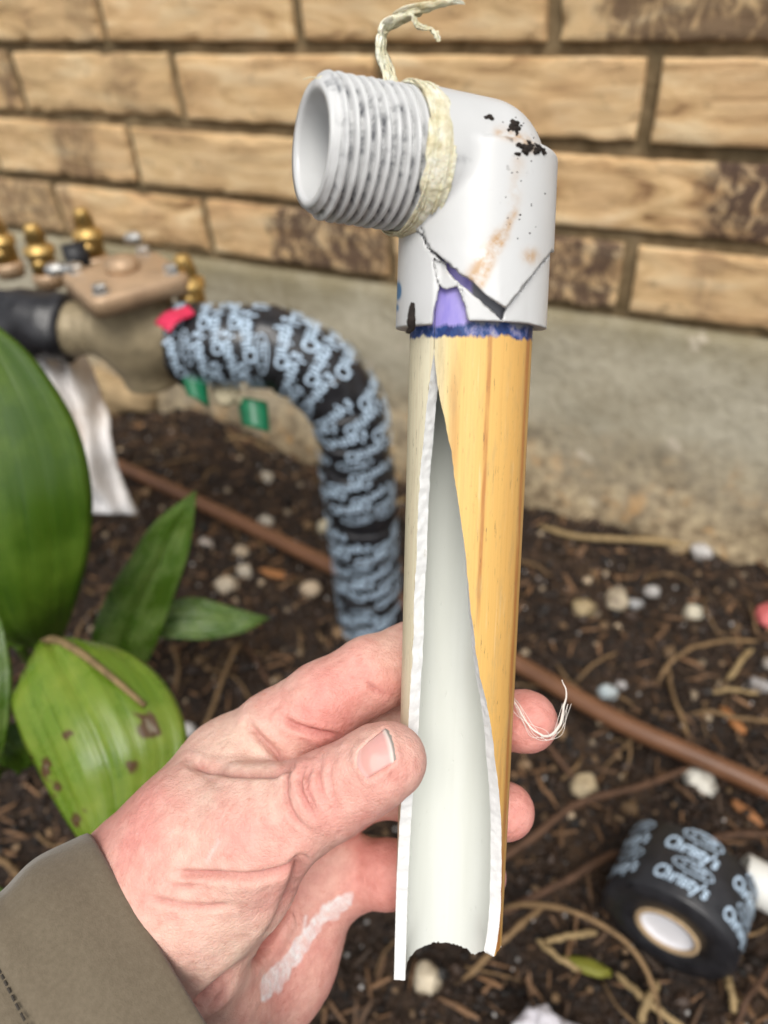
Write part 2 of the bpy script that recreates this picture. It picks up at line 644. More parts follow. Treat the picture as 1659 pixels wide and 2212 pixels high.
def brick_mesh(seed):
    hx, hz = (BL - JT) / 2, (BH - JT) / 2
    xs = np.r_[-hx, -hx, -hx + 0.0006, np.linspace(-hx + 0.003, hx - 0.003, 44), hx - 0.0006, hx, hx]
    zs = np.r_[-hz, -hz, -hz + 0.0006, np.linspace(-hz + 0.003, hz - 0.003, 13), hz - 0.0006, hz, hz]
    X, Z = np.meshgrid(xs, zs, indexing='ij')
    nx, nz = len(xs), len(zs)
    ix = np.minimum(np.arange(nx), nx - 1 - np.arange(nx)); iz = np.minimum(np.arange(nz), nz - 1 - np.arange(nz))
    lev = np.minimum(ix[:, None], iz[None, :])
    Y = np.where(lev == 0, 0.045, np.where(lev == 1, 0.0026, np.where(lev == 2, 0.0007, 0.0)))
    p = np.stack([X.ravel(), Z.ravel(), np.full(X.size, seed * 3.1)], axis=1)
    n1 = fbm(p * np.array([30, 75, 1]), 4, seed).reshape(X.shape)
    chip = np.clip(fbm(p * np.array([70, 70, 1]), 4, seed + 50).reshape(X.shape) - 0.25, 0, 1)
    Y = Y + np.where(lev > 0, 0.0013 * n1 + np.where(lev <= 3, 0.006 * chip, 0.0006 * chip), 0)
    # thin proud lip along the upper edge, as the bricks were cut
    e = fbm(p * 40, 3, seed + 80).reshape(X.shape)
    X = X - np.sign(X) * np.where(ix[:, None] <= 2, 0.0007 * (1 + e), 0)
    Z = Z - np.sign(Z) * np.where(iz[None, :] <= 2, 0.0006 * (1 + e) + 0.001 * chip, 0)
    V = np.stack([X.ravel(), Y.ravel(), Z.ravel()], axis=1)
    F = [(i * nz + j, (i + 1) * nz + j, (i + 1) * nz + j + 1, i * nz + j + 1) for i in range(nx - 1) for j in range(nz - 1)]
    me = bpy.data.meshes.new('brick')
    me.from_pydata(V.tolist(), [], F)
    me.materials.append(MAT['brick'])
    me.polygons.foreach_set('use_smooth', np.ones(len(me.polygons), dtype=bool))
    return me


BM = [brick_mesh(k) for k in range(6)]
OFF = [0.0, 0.633, -0.013, 0.643, 0.0, 0.64]
DARK = {(0, 0): (-1, -0.7, 0.5), (0, 1): (-0.3, 1, 0.9), (0, 2): (0.2, 1, 0.9), (0, 3): (-0.6, -0.3, 0.3), (1, 0): (-1, -1, 0), (1, -1): (-0.1, 0.6, 0.55),
        (1, 2): (0.1, 1.0, 0.95), (2, 1): (-1, -1, 0), (2, 3): (0.0, 1, 0.9), (3, 2): (-0.75, 1, 0.75), (2, -1): (0.7, 1, 0.7), (3, -1): (0.6, 1.0, 0.3), (2, 0): (0.1, 0.6, 0.25),
        (0, -1): (0.0, 1, 0.6), (1, 3): (-1, 0, 0.8)}
for c in range(6):
    for k in range(-2, 5):
        x = (k + OFF[c] + 0.5) * BL
        b = bpy.data.objects.new('brick', BM[(c * 3 + k * 5) % 6])
        COL.objects.link(b)
        b.parent = wall
        b.location = Vector((x - 0.5 + random.uniform(-.0008, .0008), random.uniform(-0.0015, 0.001), (c + 0.5) * BH + random.uniform(-.0006, .0006)))
        b.rotation_euler = (random.uniform(-.008, .008), random.uniform(-.004, .004), random.uniform(-.006, .006))
        f0, f1, am = DARK.get((c, k), (0, 0, 0.0))
        b['dark_from'] = f0 * BL / 2; b['dark_to'] = f1 * BL / 2; b['dark_amount'] = float(am)


# ================================================================== THE BROKEN PIPE (held)
# hold frame, millimetres.  AX0 = pipe axis where it leaves the socket, AX1 = its lower end
AX0 = cm(1016, 740, 165.0)
AX1 = cm(966, 2075, 190.0)
PD = (AX1 - AX0) / np.linalg.norm(AX1 - AX0)         # down the pipe
PLEN = np.linalg.norm(AX1 - AX0)
mid = (AX0 + AX1) / 2
PN = -mid + PD * mid.dot(PD); PN /= np.linalg.norm(PN)  # towards the viewer's side
PR = np.cross(PN, PD)
if PR[0] < 0: PR = -PR
RO, RI = 13.35, 10.5


def hit(x, y, r, far=False):
    """angle (deg from front, + right) and length along the pipe where the sight line meets the cylinder"""
    d = cm(x, y, 1.0); d /= np.linalg.norm(d)
    o = -AX0
    o2 = o - PD * o.dot(PD); d2 = d - PD * d.dot(PD)
    a, b, c = d2.dot(d2), 2 * o2.dot(d2), o2.dot(o2) - r * r
    q = b * b - 4 * a * c
    t = (-b + (1 if far else -1) * math.sqrt(max(q, 0))) / (2 * a)
    p = d * t - AX0
    return math.degrees(math.atan2(p.dot(PR), p.dot(PN))), p.dot(PD)


LEFT_EDGE = [(937, 765), (929, 814), (923.5, 860), (918, 916), (913, 972), (907.6, 1028), (902, 1095), (900, 1183), (898.5, 1236), (895, 1288), (892, 1394), (888, 1464), (882.5, 1575), (875, 1650), (866.5, 1728), (861, 1817), (856, 1923), (851.5, 2030), (851, 2090)]
RIGHT_EDGE = [(938, 765), (944.6, 832), (960, 902), (974.5, 972), (988.5, 1078), (1001, 1165), (1011, 1253), (1020, 1341), (1029, 1412), (1037, 1464), (1051, 1518), (1062, 1575), (1071, 1653), (1078, 1710), (1082, 1763)]
LT = [hit(x, y, RO) for x, y in LEFT_EDGE]
RT = [hit(x, y, RO) for x, y in RIGHT_EDGE]
RT += [hit(1083.5, 1834, RO), hit(1082, 1959, RO), hit(1075, 2030, RO), hit(1067, 2066, RO)]
RT += [(RT[-1][0] - 2, PLEN + 20)]
LT = [(max(a, -97), s_) for a, s_ in LT]
lt_s, lt_a = np.array([b for a, b in LT]), np.array([a for a, b in LT])
rt_s, rt_a = np.array([b for a, b in RT]), np.array([a for a, b in RT])
# ragged lower end, read on the inside wall and on the two flanks
END = [hit(x, y, RI, True) for x, y in [(895, 2058), (920, 2042), (955, 2035), (991, 2041), (1023, 2062)]]
end_pts = sorted([((a + 360) % 360, s_) for a, s_ in END])
sR = hit(1066, 2066, RO)[1]; sL = hit(851, 2118, RO)[1]
end_a = np.array([50.0, 75.0] + [a for a, _ in end_pts] + [258.0, 266.0, 272.0, 279.0])
end_s = np.array([sR, sR + 0.3] + [s_ for _, s_ in end_pts] + [sL - 2.6, sL - 1.2, sL, sL - 1.0])

NS, NA = 330, 150
s0 = -24.0
smax = end_s.max()
sv = np.linspace(s0, smax, NS)
jag = lambda s_, k: 0.9 * vnoise(np.stack([s_ * 0.35, np.full_like(s_, k), np.zeros_like(s_)], 1), k) + 0.5 * vnoise(np.stack([s_ * 1.3, np.full_like(s_, k), np.zeros_like(s_)], 1), k + 9)
apex = lt_s.min()
aL = np.interp(sv, lt_s, lt_a) + np.where(sv > apex + 3, jag(sv, 3), 0)
aR = np.interp(sv, rt_s, rt_a) + np.where(sv > apex + 3, 0.5 * jag(sv, 5), 0)
gap = np.clip(aR - aL, 0.05, None)
aR = aL + gap
uu = np.linspace(0, 1, NA)
ANG = aR[:, None] + uu[None, :] * (360 - gap)[:, None]          # from right edge round the back to left edge
am = np.mod(ANG, 360)
slim = np.interp(am, end_a, end_s) + 0.35 * vnoise(np.stack([am.ravel() * 0.35, np.zeros(am.size), np.zeros(am.size)], 1), 4).reshape(am.shape)
SV = np.minimum(sv[:, None], slim)
over = np.clip((sv[:, None] - slim), 0, None)


def pipe_pts(r):
    a = np.radians(ANG)
    return AX0 + SV[..., None] * PD + r * (np.cos(a)[..., None] * PN + np.sin(a)[..., None] * PR)


inner_lag = 1.2 * vnoise(np.stack([sv * 0.25, np.zeros(NS), np.zeros(NS)], 1), 11)
VO = pipe_pts(RO).reshape(-1, 3)
VI = pipe_pts(RI).reshape(-1, 3)
NV = NS * NA
pV = np.vstack([VO, VI])
pF, pM = [], []
for i in range(NS - 1):
    for j in range(NA - 1):
        a = i * NA + j
        pF.append((a, a + 1, a + NA + 1, a + NA)); pM.append(0)
        pF.append((NV + a, NV + a + NA, NV + a + NA + 1, NV + a + 1)); pM.append(1)
    # fracture faces along both edges, with a middle row for roughness added below
# fracture faces: rows of 4 across the wall
def frac(col, sign):
    global pV
    rows = []
    base = len(pV)
    K = 4
    extra = []
    for k in range(1, K):
        f = k / K
        p = VO.reshape(NS, NA, 3)[:, col] * (1 - f) + VI.reshape(NS, NA, 3)[:, col] * f
        w = 0.22 * vnoise(np.stack([sv * 0.9, np.full(NS, k * 1.7), np.full(NS, sign * 5.0)], 1), 17) + 0.12 * vnoise(np.stack([sv * 2.9, np.full(NS, k * 3.7), np.full(NS, sign * 5.0)], 1), 27)
        tang = np.stack([-np.sin(np.radians(ANG[:, col])), np.cos(np.radians(ANG[:, col]))], 1)
        p = p + w[:, None] * (tang[:, :1] * PN + tang[:, 1:] * PR)
        extra.append(p)
    pV = np.vstack([pV] + extra)
    idx = [np.arange(NS) * NA + col] + [base + k * NS + np.arange(NS) for k in range(K - 1)] + [NV + np.arange(NS) * NA + col]
    for k in range(K):
        for i in range(NS - 1):
            if sv[i] < apex - 1: continue
            q = (idx[k][i], idx[k][i + 1], idx[k + 1][i + 1], idx[k + 1][i])
            pF.append(q if sign > 0 else q[::-1]); pM.append(2)


frac(0, 1)
frac(NA - 1, -1)
for j in range(NA - 1):                                     # lower rim
    a = (NS - 1) * NA + j
    pF.append((a, a + 1, NV + a + 1, NV + a)); pM.append(2)


def mat_pipe_outer():
    t = NT('weathered_yellow_pvc', 0.38, 0.45)
    uv = t.n('ShaderNodeUVMap').outputs[0]                   # u: degrees/100 from front, v: mm/100 down the pipe
    sp = t.n('ShaderNodeSeparateXYZ'); t.set(sp.inputs[0], uv)
    u, v = sp.outputs[0], sp.outputs[1]
    str_ = t.noise(t.mapping(uv, (14, 0.9, 1)), 1.0, 5, 0.6, 0.4)
    uw = t.math('ADD', u, t.math('MULTIPLY', t.math('SUBTRACT', str_, 0.5), 0.16))
    base = t.ramp(t.math('MULTIPLY', t.math('ADD', uw, 1.0), 0.5),
                  [(0.0, (0.62, 0.56, 0.38)), (0.30, (0.74, 0.69, 0.51)), (0.345, (0.72, 0.63, 0.40)), (0.40, (0.76, 0.60, 0.30)), (0.46, (0.76, 0.50, 0.17)), (0.60, (0.73, 0.45, 0.135)), (0.75, (0.69, 0.40, 0.12)), (0.88, (0.63, 0.38, 0.12)), (1.0, (0.54, 0.33, 0.12))])
    # fine streaks along the pipe
    fs = t.noise(t.mapping(uv, (60, 1.6, 1)), 1.0, 4, 0.6)
    base = t.mix(t.ramp(fs, [(0.45, 0.0), (0.66, 0.17)]), base, (0.48, 0.20, 0.045))

    def streak(cx, w, amt, lo, hi, wob=0.02):
        uw2 = t.math('ADD', u, t.math('MULTIPLY', t.math('SUBTRACT', t.noise(t.mapping(uv, (3, 2.2, 1)), 1.0, 3), 0.5), wob * 2))
        d = t.math('ABSOLUTE', t.math('SUBTRACT', uw2, cx))
        m = t.ramp(t.math('DIVIDE', d, w), [(0.35, 1.0), (1.0, 0.0)])
        e = t.math('MULTIPLY', t.math('MULTIPLY', t.math('SUBTRACT', v, lo), 12.0, True), t.math('MULTIPLY', t.math('SUBTRACT', hi, v), 12.0, True))
        brk = t.ramp(t.noise(t.mapping(uv, (20, 9, 1), (cx * 7, 0, 0)), 1.0, 3), [(0.3, 0.45), (0.55, 1.0)])
        return t.math('MULTIPLY', t.math('MULTIPLY', t.math('MULTIPLY', m, e), brk), amt)
    for cx, w, amt, lo, hi in ((0.17, 0.028, 0.8, -0.1, 0.62), (0.66, 0.07, 0.85, -0.1, 1.6), (0.80, 0.025, 0.7, 0.0, 1.6), (-0.12, 0.06, 0.40, 0.02, 0.32), (0.52, 0.025, 0.4, 0.9, 1.6)):
        base = t.mix(streak(cx, w, amt, lo, hi), base, (0.42, 0.155, 0.04))
    # scuffs: dark short ticks, lengthwise on the cream side
    sc = t.noise(t.mapping(uv, (55, 16, 1)), 1.0, 6, 0.75)
    base = t.mix(t.ramp(sc, [(0.60, 0.0), (0.66, 0.8)]), base, (0.10, 0.07, 0.04))
    g = t.noise(t.mapping(uv, (9, 6, 1)), 1.0, 6, 0.7)
    base = t.mix(t.ramp(g, [(0.52, 0.0), (0.68, 0.30)]), base, (0.30, 0.24, 0.14))
    lt = t.noise(t.mapping(uv, (26, 4, 1), (5, 2, 0)), 1.0, 5, 0.7)
    base = t.mix(t.ramp(lt, [(0.60, 0.0), (0.68, 0.25)]), base, (0.86, 0.76, 0.52))
    # purple / blue primer below the socket, and painted shade inside the gap
    wv = t.math('ADD', v, t.math('MULTIPLY', t.math('SUBTRACT', t.noise(t.mapping(uv, (5, 5, 1)), 1.0, 5, 0.65), 0.5), 0.05))
    pn = t.noise(t.mapping(uv, (7, 26, 1)), 1.0, 4, 0.6)
    prim_shade = t.ramp(pn, [(0.38, (0.008, 0.022, 0.12)), (0.52, (0.015, 0.055, 0.20)), (0.62, (0.17, 0.18, 0.38)), (0.70, (0.34, 0.32, 0.40))])
    up = t.ramp(t.noise(t.mapping(uv, (6, 10, 1)), 1.0, 3), [(0.3, (0.26, 0.22, 0.62)), (0.7, (0.42, 0.36, 0.70))])
    up = t.mix(t.math('MULTIPLY', t.math('SUBTRACT', u, -0.02), 30.0, True), up, (0.22, 0.225, 0.25))  # slate grey: shade of the elbow gap put into the colour
    prim_shade = t.mix(t.math('MULTIPLY', t.math('ADD', wv, 0.024), -120.0, True), prim_shade, up)
    base = t.mix(t.math('MULTIPLY', t.math('SUBTRACT', -0.001, wv), 160.0, True), base, prim_shade)
    t.color(base)
    t.rough(t.ramp(g, [(0.4, 0.42), (0.7, 0.6)]))
    t.bump(t.math('ADD', t.math('MULTIPLY', str_, 0.5), sc), 0.12, 0.0004)
    t.b.inputs['Subsurface Weight'].default_value = 0.0
    return t.m


def mat_pipe_inner():
    t = NT('pvc_inside', 0.22, 0.5)
    uv = t.n('ShaderNodeUVMap').outputs[0]
    n = t.noise(t.mapping(uv, (3, 1.2, 1)), 1.0, 4)
    c = t.ramp(n, [(0.3, (0.67, 0.685, 0.635)), (0.7, (0.72, 0.735, 0.695))])
    sp = t.noise(t.mapping(uv, (30, 30, 1)), 1.0, 4, 0.7)
    c = t.mix(t.ramp(sp, [(0.75, 0.0), (0.80, 0.5)]), c, (0.33, 0.28, 0.19))
    t.color(c)
    dr = t.noise(t.mapping(uv, (16, 26, 1), (3, 1, 0)), 1.0, 2, 0.5)
    t.bump(t.ramp(dr, [(0.68, 0.0), (0.76, 1.0)]), 0.3, 0.0006)
    return t.m


def mat_fracture():
    t = NT('pvc_fracture', 0.55, 0.3)
    o = t.coord()
    n = t.noise(o, 700, 4)
    d = t.noise(o, 130, 5, 0.7)
    c = t.mix(t.ramp(d, [(0.64, 0.0), (0.74, 0.5)]), t.ramp(n, [(0.3, (0.74, 0.74, 0.73)), (0.7, (0.81, 0.81, 0.80))]), (0.40, 0.33, 0.22))
    t.color(c)
    t.bump(t.noise(t.mapping(o, (1, 1, 1)), 900, 4), 0.3, 0.0005)
    return t.m


MAT['pipe_outer'] = mat_pipe_outer(); MAT['pipe_inner'] = mat_pipe_inner(); MAT['fracture'] = mat_fracture()
bp = empty('broken_pipe', to_world(AX1[None])[0], 'split yellowed plastic pipe with cracked white threaded elbow held up in the hand', 'pipe')
pipe = mk('pipe', to_world(pV), pF, [MAT['pipe_outer'], MAT['pipe_inner'], MAT['fracture']], bp, True, pM)
rel = pV - AX0
uv = np.stack([np.degrees(np.arctan2(rel @ PR, rel @ PN)) / 100.0, (rel @ PD) / 100.0], axis=1)
set_uv(pipe, uv)
try:
    pipe.data.set_sharp_from_angle(angle=math.radians(40))
except Exception:
    pass
pipe['label'] = 'yellow and cream pipe split open lengthwise, white broken edges'

# ---- elbow fitting: distance-field solid with its cracks, in the hold frame
EC = AX0 - PD * 35.2
axx = (1028 - 1016)
EU = np.array([-0.90, 0.0, -0.43]); EU = EU - PD * EU.dot(PD); EU /= np.linalg.norm(EU)     # towards the thread
EW = np.cross(EU, PD)
FANG = [(893, 418), (903, 455), (912, 495), (920, 522), (933, 541), (962, 567), (987, 587), (1021, 608), (1050, 637), (1093, 666), (1125, 625), (1162, 579), (1190, 545)]
LOWER = FANG[3:] + [(1260, 545), (1260, 760), (800, 760), (800, 512), (842, 504), (896, 496), (916, 510)]
GAPP = [(962, 567), (987, 587), (1021, 608), (1050, 637), (1093, 666), (1083, 694), (1067, 676), (1040, 652), (1008, 626), (983, 604), (966, 584)]
WINDOW = [(950, 617), (968, 626), (989, 619), (1000, 650), (1010, 683), (1022, 728), (930, 728), (933, 700), (937, 675), (945, 640)]
CHIP = [(937, 558), (966, 575), (987, 600), (989, 619), (968, 626), (950, 617), (941, 600)]
CRACKS = [(FANG[:5], 0.10, 2.2), (FANG[4:7], 0.28, 3.5), ([(918, 522), (937, 556), (942, 600), (950, 620)], 0.12, 2.0), ([(1093, 666), (1125, 625), (1162, 579), (1192, 543)], 0.13, 1.6),
          ([(840, 506), (870, 497), (898, 497), (912, 508), (920, 522)], 0.10, 1.1), ([(989, 600), (1000, 640)], 0.08, 1.0)]


def elbow_base(p):
    q = p - EC
    s_ = q @ PD
    rad = np.sqrt(np.clip((q * q).sum(1) - s_ * s_, 0, None))
    # socket cylinder, slightly tapered, softened shoulders
    ro = 16.75 + 0.012 * s_
    dx = rad - ro + 1.1
    dy = np.abs(s_ - 15.3) - 17.9 + 1.1
    sock = np.minimum(np.maximum(dx, dy), 0) + np.sqrt(np.clip(dx, 0, None) ** 2 + np.clip(dy, 0, None) ** 2) - 1.1
    lowrim = np.maximum(rad - ro, np.abs(s_ - 24) - 9.2)
    sock = np.minimum(sock, np.maximum(lowrim, -(s_ - 20)))
    t_ = q @ EU
    tt = np.clip(t_, 0, 15.0)
    arm = np.sqrt(((q - tt[:, None] * EU) ** 2).sum(1)) - 14.15
    armc = np.maximum(np.sqrt(np.clip((q * q).sum(1) - t_ * t_, 0, None)) - 14.15, np.abs(t_ - 8.2) - 8.2)
    arm = np.minimum(np.where(t_ > 14, 1e3, arm), armc)
    d = smin(sock, arm, 0.9)
    # bore of the socket
    bore = np.maximum(rad - 13.5, -(s_ - 13))
    return d, bore, s_


def elbow(p):
    d, bore, s_ = elbow_base(p)
    nearb = (np.abs(d) < 6) & (s_ > 5)
    if nearb.any():
        ub_ = px_of(p[nearb])
        d[nearb] = d[nearb] + np.where(in_poly(ub_, LOWER), 0.65 + 0.7 * np.clip((ub_[:, 0] - 935) / 20, 0, 1) * np.clip((1200 - ub_[:, 0]) / 60, 0, 1), 0.0)
    front = (p[:, 2] < (EC[2] + s_ * PD[2]) + 4) & (np.abs(d) < 6)
    if front.any():
        f = p[front]
        ux = px_of(f) + 2.6 * np.stack([vnoise(f * 0.9, 201) + 0.5 * vnoise(f * 2.2, 203), vnoise(f * 0.9, 202) + 0.5 * vnoise(f * 2.2, 204)], 1)
        dd = d[front].copy()
        low = in_poly(ux, LOWER)
        flap = np.clip((ux[:, 1] - 520) / 146, 0, 1) * np.clip(1 - np.abs(ux[:, 0] - 1080) / 105, 0, 1)
        dd = dd - np.where(low, 0.0, 1.25 * flap)
        dd = dd + np.where(in_poly(ux, CHIP), 0.75, 0.0)
        d1 = dd.copy()
        k = f[:, 2] / 1620.0
        for pts, w, depth in CRACKS:
            dist = poly_dist(ux, pts) * k
            dd = np.maximum(dd, np.where(d1 > -depth, w - dist, -9))
        for pol in (GAPP, WINDOW):
            e = poly_dist(ux, pol + [pol[0]]) * k
            dd = np.maximum(dd, np.where(in_poly(ux, pol), e, -e))
        d[front] = dd
    return np.maximum(d, -bore)


ev, ef = surface_nets(elbow, EC + np.array([-24, -22, -26]), EC + np.array([24, 42, 28]), 0.36)
ev = snap(lambda q: elbow(q), ev, 1, 0.12)


def mat_pvc_white():
    t = NT('white_pvc_dirty', 0.33, 0.5)
    o = t.coord()
    n = t.noise(o, 40, 4)
    c = t.ramp(n, [(0.3, (0.555, 0.56, 0.56)), (0.7, (0.605, 0.61, 0.61))])
    sm = t.noise(o, 190, 5, 0.7)
    brown = t.math('MULTIPLY', t.attr('brown'), t.ramp(sm, [(0.36, 0.0), (0.55, 1.0)]))
    c = t.mix(brown, c, (0.46, 0.29, 0.15))
    sp = t.noise(o, 420, 3, 0.6)
    black = t.math('MULTIPLY', t.attr('specks'), t.ramp(sp, [(0.62, 0.0), (0.66, 1.0)]))
    c = t.mix(black, c, (0.05, 0.03, 0.022))
    g = t.math('MULTIPLY', t.attr('grime'), t.ramp(t.noise(o, 260, 5, 0.7), [(0.42, 0.0), (0.62, 1.0)]))
    c = t.mix(g, c, (0.065, 0.07, 0.085))
    c = t.mix(t.attr('blue'), c, (0.03, 0.16, 0.34))
    t.color(c)
    t.rough(t.ramp(sm, [(0.35, 0.28), (0.7, 0.48)]))
    t.bump(t.noise(o, 160, 4), 0.10, 0.0006)
    t.b.inputs['Subsurface Weight'].default_value = 0.12
    t.b.inputs['Subsurface Radius'].default_value = (1, 1, 1)
    t.b.inputs['Subsurface Scale'].default_value = 0.001
    return t.m


MAT['pvc'] = mat_pvc_white()
elb = mk('elbow_fitting', to_world(ev), ef, MAT['pvc'], bp)
elb['label'] = 'cracked white elbow fitting with a missing chip over purple primer'
epx = px_of(ev)
blob = lambda x, y, r: np.exp(-(((epx[:, 0] - x) ** 2 + (epx[:, 1] - y) ** 2) / r ** 2))
lin = lambda pts, w: np.exp(-(poly_dist(epx, pts) / w) ** 2)
set_attr(elb, 'brown', np.clip(1.0 * lin([(1020, 600), (1050, 545), (1080, 510)], 15) + 0.8 * lin([(1040, 615), (1075, 540), (1110, 460)], 9) + 0.9 * blob(1147, 553, 16) + 0.8 * lin([(1080, 285), (1130, 300), (1150, 318)], 12) + 0.35 * lin([(1110, 440), (1120, 350)], 14) + 0.5 * blob(965, 585, 9), 0, 1))
set_attr(elb, 'specks', np.clip(1.1 * blob(1120, 290, 22) + 1.0 * lin([(1150, 325), (1165, 330)], 12) + 0.5 * blob(1055, 252, 9) + 0.45 * lin([(1100, 330), (1120, 400), (1090, 430)], 22) + 0.6 * blob(972, 360, 6) + 0.5 * blob(905, 480, 10), 0, 1))
set_attr(elb, 'grime', np.clip(0.35 * lin([(900, 330), (1010, 345)], 10) + 0.9 * lin([(893, 418), (920, 520)], 3), 0, 1))
set_attr(elb, 'blue', np.clip(1.6 * np.exp(-(((epx[:, 0] - 860) / 7) ** 2 + ((epx[:, 1] - 628) / 19) ** 2) ** 2) + 0.9 * np.exp(-(((epx[:, 0] - 858) / 4) ** 2 + ((epx[:, 1] - 665) / 8) ** 2) ** 2), 0, 1))

# ---- male thread: a real helix, hollow
T0, T1 = 12.0, 37.0
nt, nph = 150, 120
tt_ = np.linspace(T0, T1, nt)
ph = np.arange(nph) / nph * 2 * np.pi
Tg, Ph = np.meshgrid(tt_, ph, indexing='ij')
saw = np.abs(((Tg / 2.05 + Ph / (2 * np.pi)) % 1.0) * 2 - 1)
ridge = np.clip((saw - 0.22) / 0.5, 0, 1)
body = 13.75 - (Tg - T0) * 0.028
depth = np.where((Tg > 17.5) & (Tg < 35.8), 1.0, 0.0) * np.clip((Tg - 17.0) / 1.5, 0, 1)
rr = body - 1.35 + 1.35 * (ridge * depth + (1 - depth) * np.where(Tg < 18, 0.55, 0.25))
rr = rr - np.clip(Tg - 35.9, 0, 9) * 0.75
rr = rr + 0.05 * vnoise(np.stack([Tg.ravel() * 1.4, Ph.ravel() * 6, np.zeros(Tg.size)], 1), 33).reshape(Tg.shape) * 2
cs, sn = np.cos(Ph)[..., None], np.sin(Ph)[..., None]
tv = (EC + Tg[..., None] * EU + rr[..., None] * (cs * EW + sn * PD)).reshape(-1, 3)
tf = []
for i in range(nt - 1):
    for j in range(nph):
        j2 = (j + 1) % nph
        tf.append((i * nph + j, i * nph + j2, (i + 1) * nph + j2, (i + 1) * nph + j))
# face, bevel and bore
prof = [(11.3, T1 + 0.3), (9.9, T1 + 0.3), (9.4, T1 - 0.1), (9.2, T1 - 0.8), (9.1, T1 - 8), (9.0, T1 - 18), (9.0, T1 - 30), (9.0, T1 - 44)]
kk = len(tv)
bore_v = [EC + t_ * EU + r_ * (np.cos(ph)[:, None] * EW + np.sin(ph)[:, None] * PD) for r_, t_ in prof]
tv = np.vstack([tv] + bore_v)
ring = lambda i: (nt - 1) * nph if i < 0 else kk + i * nph
for i in range(-1, len(prof) - 1):
    a0, b0 = ring(i), ring(i + 1)
    for j in range(nph):
        j2 = (j + 1) % nph
        tf.append((a0 + j, a0 + j2, b0 + j2, b0 + j))
tf.append(tuple(ring(len(prof) - 1) + j for j in range(nph)))
thr = mk('threaded_end', to_world(tv), tf, MAT['pvc'], elb)
tpx = px_of(tv)
nvv = len(tv)
gr = np.zeros(nvv)
val = np.clip(1 - ridge.ravel() * 1.3, 0, 1) * depth.ravel()
nn = fbm(np.stack([Tg.ravel() * 0.25, Ph.ravel() * 3.2, np.zeros(Tg.size)], 1), 4, 71)
gr[:len(val)] = np.clip(1.15 * val * np.clip(nn * 1.2 + 0.75, 0, 1) + 0.8 * np.clip(nn - 0.45, 0, 1) * depth.ravel() + 0.6 * (Tg.ravel() > 34.0) * np.clip(nn + 0.3, 0, 1), 0, 1)
set_attr(thr, 'grime', gr)
set_attr(thr, 'brown', np.zeros(nvv)); set_attr(thr, 'specks', np.zeros(nvv)); set_attr(thr, 'blue', np.zeros(nvv))

# ---- old sealing compound: collar round the root of the thread and the loose strand
def mat_sealant():
    t = NT('old_sealant', 0.5, 0.4)
    o = t.coord()
    n = t.noise(o, 260, 5, 0.65)
    t.color(t.ramp(n, [(0.3, (0.50, 0.43, 0.24)), (0.5, (0.68, 0.63, 0.45)), (0.7, (0.80, 0.78, 0.68))]))
    t.bump(t.noise(o, 500, 4), 0.8, 0.001)
    t.b.inputs['Subsurface Weight'].default_value = 0.1
    t.b.inputs['Subsurface Scale'].default_value = 0.001
    return t.m


MAT['sealant'] = mat_sealant()
na, nb = 200, 18
ia, jb = np.meshgrid(np.arange(na), np.arange(nb), indexing='ij')
ca, cb = ia.ravel() / na * 2 * np.pi, jb.ravel() / nb * 2 * np.pi
tpos = 3.0 * np.cos(cb)
low_ = fbm(np.stack([np.cos(ca) * 2.2, np.sin(ca) * 2.2, 0 * ca], 1), 3, 5)
fibre = fbm(np.stack([np.cos(ca) * 3.0, np.sin(ca) * 3.0, tpos * 2.6], 1), 3, 15)
V = EC + EU * (15.9 + 0.6 * low_ + tpos * (1 + 0.25 * low_))[:, None] + (np.cos(ca)[:, None] * EW + np.sin(ca)[:, None] * PD) * (13.80 + np.sin(cb) * (0.62 + 0.22 * low_) + 0.34 * fibre)[:, None]
F = [(i * nb + j, ((i + 1) % na) * nb + j, ((i + 1) % na) * nb + (j + 1) % nb, i * nb + (j + 1) % nb) for i in range(na) for j in range(nb)]
mk('sealant_collar', to_world(np.array(V)), F, MAT['sealant'], elb)


wnd = []
for k in range(9):
    a_ = np.linspace(0, 2 * np.pi * random.uniform(0.6, 1.0), 90) + random.uniform(0, 6.28)
    tw = 13.6 + k * 0.62 + 0.5 * vnoise(np.stack([a_ * 1.1, np.full(90, k * 2.2), np.zeros(90)], 1), 44)
    rw = 14.35 + 0.22 * vnoise(np.stack([a_ * 2.0, np.full(90, k * 3.2), np.ones(90)], 1), 45)
    wnd.append(tube(EC + tw[:, None] * EU + rw[:, None] * (np.cos(a_)[:, None] * EW + np.sin(a_)[:, None] * PD), random.uniform(0.10, 0.28), 6))
tag(mk('sealant_fibres', to_world(join(wnd)[0]), join(wnd)[1], MAT['sealant'], elb), kind='stuff')


def strand(pts, rads, n=90, seed=1, flat=0.55):
    path = interp_path([list(cm(*p)) + [r] for p, r in zip(pts, rads)], n)
    path[:, :3] += 0.22 * np.stack([vnoise(np.stack([np.arange(n) * 0.22, np.full(n, k * 7.0), np.zeros(n)], 1), seed + k) for k in range(3)], 1)
    ang = np.arange(12) / 12 * 2 * np.pi
    rr = path[:, 3][:, None] * (1 + 0.62 * fbm(np.stack([np.repeat(np.arange(n) * 0.055, 12), np.tile(np.cos(ang) * 2.6, n), np.tile(np.sin(ang) * 2.6, n)], 1), 3, seed).reshape(n, 12))
    return tube(path[:, :3], np.clip(rr, 0.05, None), 12, True, flat)


